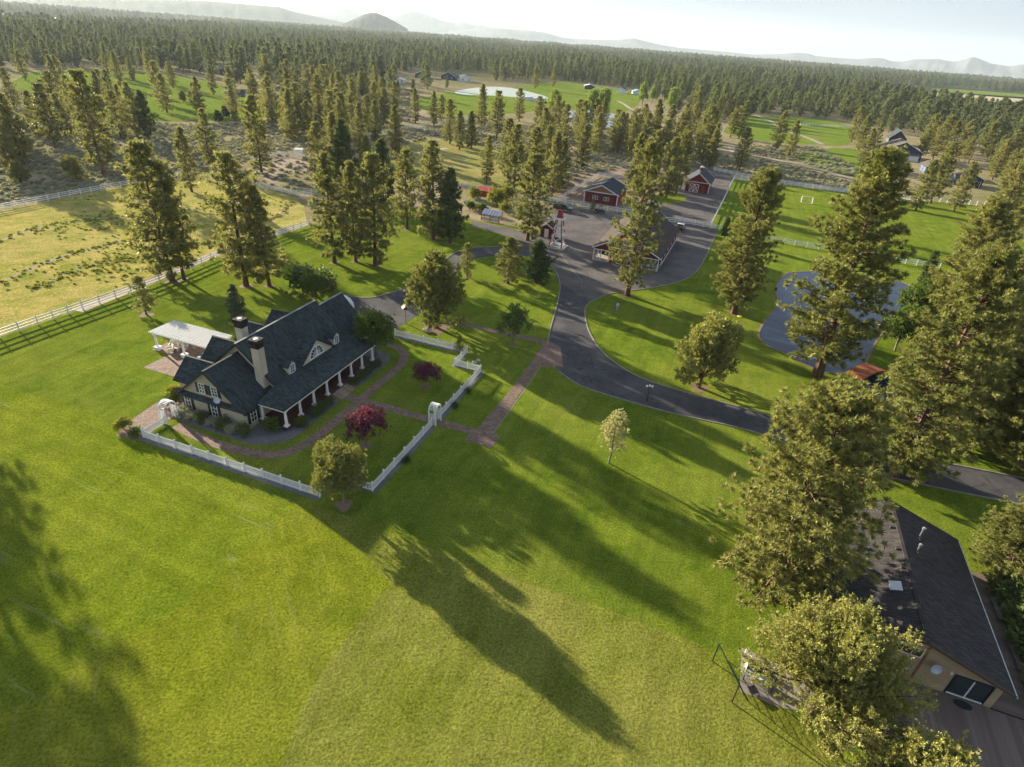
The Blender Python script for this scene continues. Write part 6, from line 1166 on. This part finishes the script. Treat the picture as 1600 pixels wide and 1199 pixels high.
def scatter_band(r0, r1, cell, jitter=0.9):
    n0 = int(math.ceil(r1 / cell)); xs, ys = np.meshgrid(np.arange(-n0, n0 + 1) * cell, np.arange(0, n0 + 1) * cell); x = xs.ravel() + rng.uniform(-.5, .5, xs.size) * cell * jitter * 1.3; y = ys.ravel() + rng.uniform(-.5, .5, xs.size) * cell * jitter * 1.3
    d = np.hypot(x, y); k = (d >= r0) & (d < r1) & (np.abs(x) < y * 1.05 + 40) & (y > 60); x, y = x[k], y[k]
    u, v = to_px(x, y); k = (u > -110) & (u < 1710); x, y, u, v = x[k], y[k], u[k], v[k]
    k = v < np.interp(u, EDGE_U, EDGE_V)
    for p in OPEN: k &= ~inside(u, v, p)
    for nm, p, _m in CLEAR: k &= ~inside(u, v, p)
    # thinner stands here and there
    dn = np.sin(x * 0.011 + 1.7) * np.sin(y * 0.009 + 0.4) + 0.6 * np.sin(x * 0.027 - y * 0.021); k &= (dn + rng.normal(0, 0.5, len(x))) > -0.7
    return np.stack([x[k], y[k]], 1)
pts = np.concatenate([scatter_band(120, 700, 13), scatter_band(700, 1300, 15.5), scatter_band(1300, 2600, 22), scatter_band(2600, 5200, 34)])
pl = np.array(PLACED); keep = np.array([np.min(np.hypot(*(pl - p).T)) > 5 if np.hypot(*p) < 700 else True for p in pts]); pts = pts[keep]
dist = np.hypot(pts[:, 0], pts[:, 1]); pts = pts[np.argsort(dist)]
NEAR = 70
hgt = rng.uniform(9.5, 20.5, len(pts)); hgt *= 1 + 0.12 * np.sin(pts[:, 0] * 0.02) ; kinds = rng.integers(0, 4, len(pts))
lab = ['tall pine standing among many in the dense pine forest', 'dark-crowned pine standing among many in the dense pine forest']
for i in range(min(NEAR, len(pts))):
    p = pts[i]; k = ('mid%d' % rng.integers(0, 5)); grow('pine_tree', k, p, hgt[i], 'pine standing among many at the near edge of the dense forest', 'tree', 'pines at the near edge of the forest', None, 1.2)
# far forest: one mass, instanced from single-mesh pines that stand in it
def joined(key):
    tm, cm = PROTO[key]; bm = bmesh.new(); bm.from_mesh(tm); n = len(bm.faces); bm.from_mesh(cm); bm.faces.ensure_lookup_table()
    for f in bm.faces[n:]: f.material_index = 1
    me = bpy.data.meshes.new('far_pine'); bm.to_mesh(me); bm.free(); me.materials.append(MAT_BARK); me.materials.append(cm.materials[0]); return me
rest = pts[NEAR:]; rh = hgt[NEAR:]; rk = kinds[NEAR:]
def gn_scatter(name, P, sc, sxy, vi, objs):
    me = bpy.data.meshes.new(name); me.from_pydata([tuple(p) for p in P], [], [])
    def attr(nm, ty, arr): a = me.attributes.new(nm, ty, 'POINT'); a.data.foreach_set('value' if ty != 'FLOAT_VECTOR' else 'vector', np.asarray(arr).ravel())
    attr('sc', 'FLOAT_VECTOR', np.stack([sxy, sxy, sc], 1).astype(np.float32)); attr('rz', 'FLOAT_VECTOR', np.stack([np.zeros(len(P)), np.zeros(len(P)), rng.uniform(0, 6.28, len(P))], 1).astype(np.float32)); attr('vi', 'INT', vi.astype(np.int32))
    o = obj(name, me); ng = bpy.data.node_groups.new(name, 'GeometryNodeTree'); ng.interface.new_socket('Geometry', in_out='INPUT', socket_type='NodeSocketGeometry'); ng.interface.new_socket('Geometry', in_out='OUTPUT', socket_type='NodeSocketGeometry')
    N_ = ng.nodes; gi = N_.new('NodeGroupInput'); go = N_.new('NodeGroupOutput'); ip = N_.new('GeometryNodeInstanceOnPoints'); jn = N_.new('GeometryNodeJoinGeometry')
    for q in objs[::-1]:
        oi = N_.new('GeometryNodeObjectInfo'); oi.transform_space = 'ORIGINAL'; oi.inputs['Object'].default_value = q; oi.inputs['As Instance'].default_value = True; ng.links.new(oi.outputs['Geometry'], jn.inputs[0])
    def named(nm, ty): a = N_.new('GeometryNodeInputNamedAttribute'); a.data_type = ty; a.inputs['Name'].default_value = nm; return a.outputs[0]
    ng.links.new(gi.outputs[0], ip.inputs['Points']); ng.links.new(jn.outputs[0], ip.inputs['Instance']); ip.inputs['Pick Instance'].default_value = True
    ng.links.new(named('vi', 'INT'), ip.inputs['Instance Index']); ng.links.new(named('sc', 'FLOAT_VECTOR'), ip.inputs['Scale'])
    er = N_.new('FunctionNodeEulerToRotation'); ng.links.new(named('rz', 'FLOAT_VECTOR'), er.inputs[0]); ng.links.new(er.outputs[0], ip.inputs['Rotation'])
    ng.links.new(ip.outputs[0], go.inputs[0]); md = o.modifiers.new('scatter', 'NODES'); md.node_group = ng; return o
tmpl = []
for i in range(4):
    q = obj('far_pine', joined('low%d' % i), None, (rest[i][0], rest[i][1], 0), random.uniform(0, 6), rh[i] / 18); tag(q, 'pine standing among many at the near edge of the dense forest', 'tree', 'pines at the near edge of the forest'); tmpl.append(q)
rest, rh, rk = rest[4:], rh[4:], rk[4:]
dd = np.hypot(rest[:, 0], rest[:, 1])
wide = np.interp(dd, [300, 1300, 2600, 5200], [1.0, 1.25, 1.7, 2.6])
o = gn_scatter('forest', np.stack([rest[:, 0], rest[:, 1], np.zeros(len(rest))], 1), rh / 18 * np.interp(dd, [1300, 5200], [1, 1.25]), rh / 18 * wide, rk, tmpl)
tag(o, 'dense pine forest stretching from the pastures to the hills', 'forest', None, 'stuff')
# sagebrush scrub
SCRUB = [[(400, 252), (440, 243), (485, 252), (500, 280), (470, 300), (420, 292), (395, 275)], [(-120, 330), (-100, 140), (20, 140), (140, 172), (170, 194), (250, 194), (340, 194), (400, 190), (480, 186), (560, 190), (640, 196), (560, 215), (480, 240), (395, 248), (330, 270), (218, 282), (100, 305), (0, 326)],
         [(560, 235), (580, 215), (740, 188), (860, 200), (940, 210), (1100, 225), (1140, 245), (1110, 262), (990, 262), (930, 270), (880, 300), (850, 262), (800, 238), (680, 215), (600, 235)],
         [(1130, 250), (1190, 250), (1290, 272), (1400, 310), (1350, 303), (1200, 284), (1120, 265)], [(400, 120), (560, 140), (640, 140), (640, 190), (480, 182), (470, 160)], [(1180, 228), (1280, 230), (1340, 265), (1330, 276), (1240, 252), (1160, 240)]]
sp = []
for poly, cell in zip(SCRUB, (2.8, 1.5, 1.8, 1.7, 2.4, 1.9)):
    w_ = [G(*p) for p in poly]; x0, x1 = min(p[0] for p in w_), max(p[0] for p in w_); y0, y1 = min(p[1] for p in w_), max(p[1] for p in w_)
    xs, ys = np.meshgrid(np.arange(x0, x1, cell), np.arange(y0, y1, cell)); x = xs.ravel() + rng.uniform(-1, 1, xs.size) * cell * 0.6; y = ys.ravel() + rng.uniform(-1, 1, xs.size) * cell * 0.6
    k = inside(x, y, w_) & ((np.sin(x * 0.13) * np.sin(y * 0.11) + rng.normal(0, 0.55, len(x))) > -0.45); sp.append(np.stack([x[k], y[k]], 1))
sp = np.concatenate(sp); print('forest', len(rest), 'sage', len(sp))
def sage_mesh(seed):
    r = np.random.default_rng(seed); n = 34; d = unit(r.normal(size=(n, 3))); d[:, 2] = np.abs(d[:, 2]); C = d * np.array([0.55, 0.55, 0.42]) * (0.6 + 0.4 * r.random((n, 1))); v, t = blades(C, unit(d + np.array([0, 0, 0.5])), r.random(n), 5, 0.34, 0.10, 0.6, r); return leaf_mesh('sagebrush', v, t, LEAF['sage'], r)
sb = []
for i in range(3): q = obj('sagebrush', sage_mesh(90 + i), None, (sp[i][0], sp[i][1], 0), random.random() * 6, 1.1); tag(q, 'grey-green sagebrush bush among many on the scrub', 'shrub', 'sagebrush on the scrub'); sb.append(q)
ss = rng.uniform(0.6, 1.45, len(sp) - 3)
o = gn_scatter('sagebrush_scrub', np.stack([sp[3:, 0], sp[3:, 1], np.zeros(len(sp) - 3)], 1), ss * rng.uniform(0.7, 1.1, len(ss)), ss, rng.integers(0, 3, len(ss)), sb)
tag(o, 'grey-green sagebrush covering the dry scrub', 'scrub', None, 'stuff')
# tussocks in the paddock, thicker along the furrows
tp = []; pw = [G(*q) for q in [(-160, 400), (0, 334), (218, 290), (330, 290), (440, 306), (470, 330), (345, 394), (250, 434), (130, 476), (0, 520), (-120, 560)]]
xs = rng.uniform(min(q[0] for q in pw), max(q[0] for q in pw), 9000); ys = rng.uniform(min(q[1] for q in pw), max(q[1] for q in pw), 9000)
k = inside(xs, ys, pw) & ((np.sin(xs * 0.16 + 0.5) * np.sin(ys * 0.14) + rng.normal(0, 0.5, 9000)) > 0.80); tp.append(np.stack([xs[k], ys[k]], 1))
for fc in FUR: a_ = np.array(fc); i_ = rng.integers(0, len(a_), 130); tp.append(a_[i_] + rng.normal(0, 0.75, (130, 2)))
tp = np.concatenate(tp)
def tuss_mesh(seed):
    r = np.random.default_rng(seed); n = 9; d = unit(r.normal(size=(n, 3))); d[:, 2] = np.abs(d[:, 2]); C = d * np.array([0.16, 0.16, 0.08]); v, t = blades(C, unit(d + np.array([0, 0, 0.7])), r.random(n), 6, 0.30, 0.06, 0.6, r); return leaf_mesh('tussock', v, t, LEAF['yel'], r)
tb = []
for i in range(2): q = obj('grass_tussock', tuss_mesh(120 + i), None, (tp[i][0], tp[i][1], 0), random.random() * 6, 1.0); tag(q, 'green weed tussock among many in the golden paddock', 'grass tuft', 'tussocks in the paddock'); tb.append(q)
s_ = rng.uniform(0.4, 1.1, len(tp) - 2)
o = gn_scatter('paddock_tussocks', np.stack([tp[2:, 0], tp[2:, 1], np.zeros(len(s_))], 1), s_ * rng.uniform(0.6, 1.0, len(s_)), s_, rng.integers(0, 2, len(s_)), tb); tag(o, 'green weed tussocks scattered over the golden paddock', 'grass', None, 'stuff')
# mountains on the horizon
def ridge(name, prof, D, depth, mat, jag=0.0, seed=0):
    r = np.random.default_rng(seed); us = np.linspace(prof[0][0], prof[-1][0], 150); vs_ = np.interp(us, [p[0] for p in prof], [p[1] for p in prof])
    rows = 17; V = []; F = []
    for i, (u, v) in enumerate(zip(us, vs_)):
        d = ray(u, v); hd = math.hypot(d[0], d[1]); zt = max(2.0, CAMH + d[2] * D / hd)
        for j in range(rows):
            s = -1 + 2 * j / (rows - 1); rr = D + s * depth; k = (0.5 + 0.5 * math.cos(math.pi * s)) ** 0.8
            k *= 1 + (jag * (math.sin(u * 0.21 + 3 * s) * 0.4 + math.sin(u * 0.53 - 5 * s + seed) * 0.3 + 0.3 * r.normal()) * (1 - k) if 0 < j < rows - 1 else 0)
            V.append((d[0] / hd * rr, d[1] / hd * rr, zt * k - 6))
    for i in range(len(us) - 1):
        for j in range(rows - 1): a = i * rows + j; F.append((a, a + 1, a + rows + 1, a + rows))
    me = bpy.data.meshes.new(name); me.from_pydata(V, [], F); me.update(); me.materials.append(mat); me.shade_smooth(); o = obj(name, me); o['kind'] = 'structure'; return o
def hill_mat(name, a, b, sc):
    m, nt, bs = newmat(name); co = coords(nt); c = ramp(nt, noise(nt, co, sc, 8, 0.7), [(0.35, a), (0.7, b)]); nt.links.new(c, bs.inputs['Base Color']); bs.inputs['Roughness'].default_value = 0.95; bs.inputs['Specular IOR Level'].default_value = 0.05; bumpn(nt, bs, noise(nt, co, sc * 3, 6, 0.7), 0.6, 12); return m
MH = hill_mat('wooded_hill', (0.03, 0.042, 0.022), (0.085, 0.085, 0.05), 0.012); MM = hill_mat('bare_mountain', (0.09, 0.10, 0.10), (0.20, 0.20, 0.20), 0.003)
ridge('butte', [(534, 37), (545, 32), (555, 28), (570, 20.5), (578, 18.8), (588, 18.8), (600, 23.5), (615, 31.5), (625, 37), (637, 44)], 5200, 420, MH, 0.25, 3)
ridge('hill', [(-320, -48), (0, -26), (200, -6), (325, 0.5), (400, 7), (437, 10), (455, 16), (480, 22), (530, 33), (560, 39)], 7600, 1100, MH, 0.3, 4)
ridge('mountain', [(400, 27), (430, 26), (480, 20), (505, 18), (525, 17), (538, 12.5), (550, 16), (560, 20), (590, 26), (610, 23), (630, 17.5), (640, 15), (650, 17), (670, 24), (690, 31), (710, 35), (720, 33.5), (740, 38), (753, 38), (770, 43), (820, 48), (860, 58), (900, 65)], 12300, 900, MM, 0.3, 5)
ridge('mountain', [(700, 48), (780, 43.5), (830, 47), (850, 50), (880, 58), (900, 60.5), (960, 62), (975, 61), (990, 59), (1005, 63), (1030, 69), (1060, 74), (1150, 82), (1220, 90)], 10600, 800, MM, 0.3, 6)
ridge('mountain', [(1170, 85), (1220, 84), (1245, 82), (1262, 83), (1275, 87), (1310, 90), (1340, 92), (1360, 90), (1380, 90.5), (1392, 95), (1410, 96), (1430, 92), (1465, 91.5), (1490, 96), (1505, 93), (1521, 88), (1535, 93), (1550, 99), (1577, 103), (1600, 100), (1700, 106), (1800, 122)], 11600, 850, MM, 0.3, 7)
# the air itself
hz = MB().box(-13800, 13800, -13800, 13900, -8, 520).build('haze', None); hz['kind'] = 'stuff'
m = bpy.data.materials.new('haze_air'); m.use_nodes = True; nt = m.node_tree; nt.nodes.remove(nt.nodes['Principled BSDF'])
pv = nt.nodes.new('ShaderNodeVolumePrincipled'); pv.inputs['Color'].default_value = (0.76, 0.89, 1.0, 1); pv.inputs['Density'].default_value = HAZE; pv.inputs['Anisotropy'].default_value = 0.2
nt.links.new(pv.outputs[0], nt.nodes['Material Output'].inputs['Volume']); hz.data.materials.append(m)
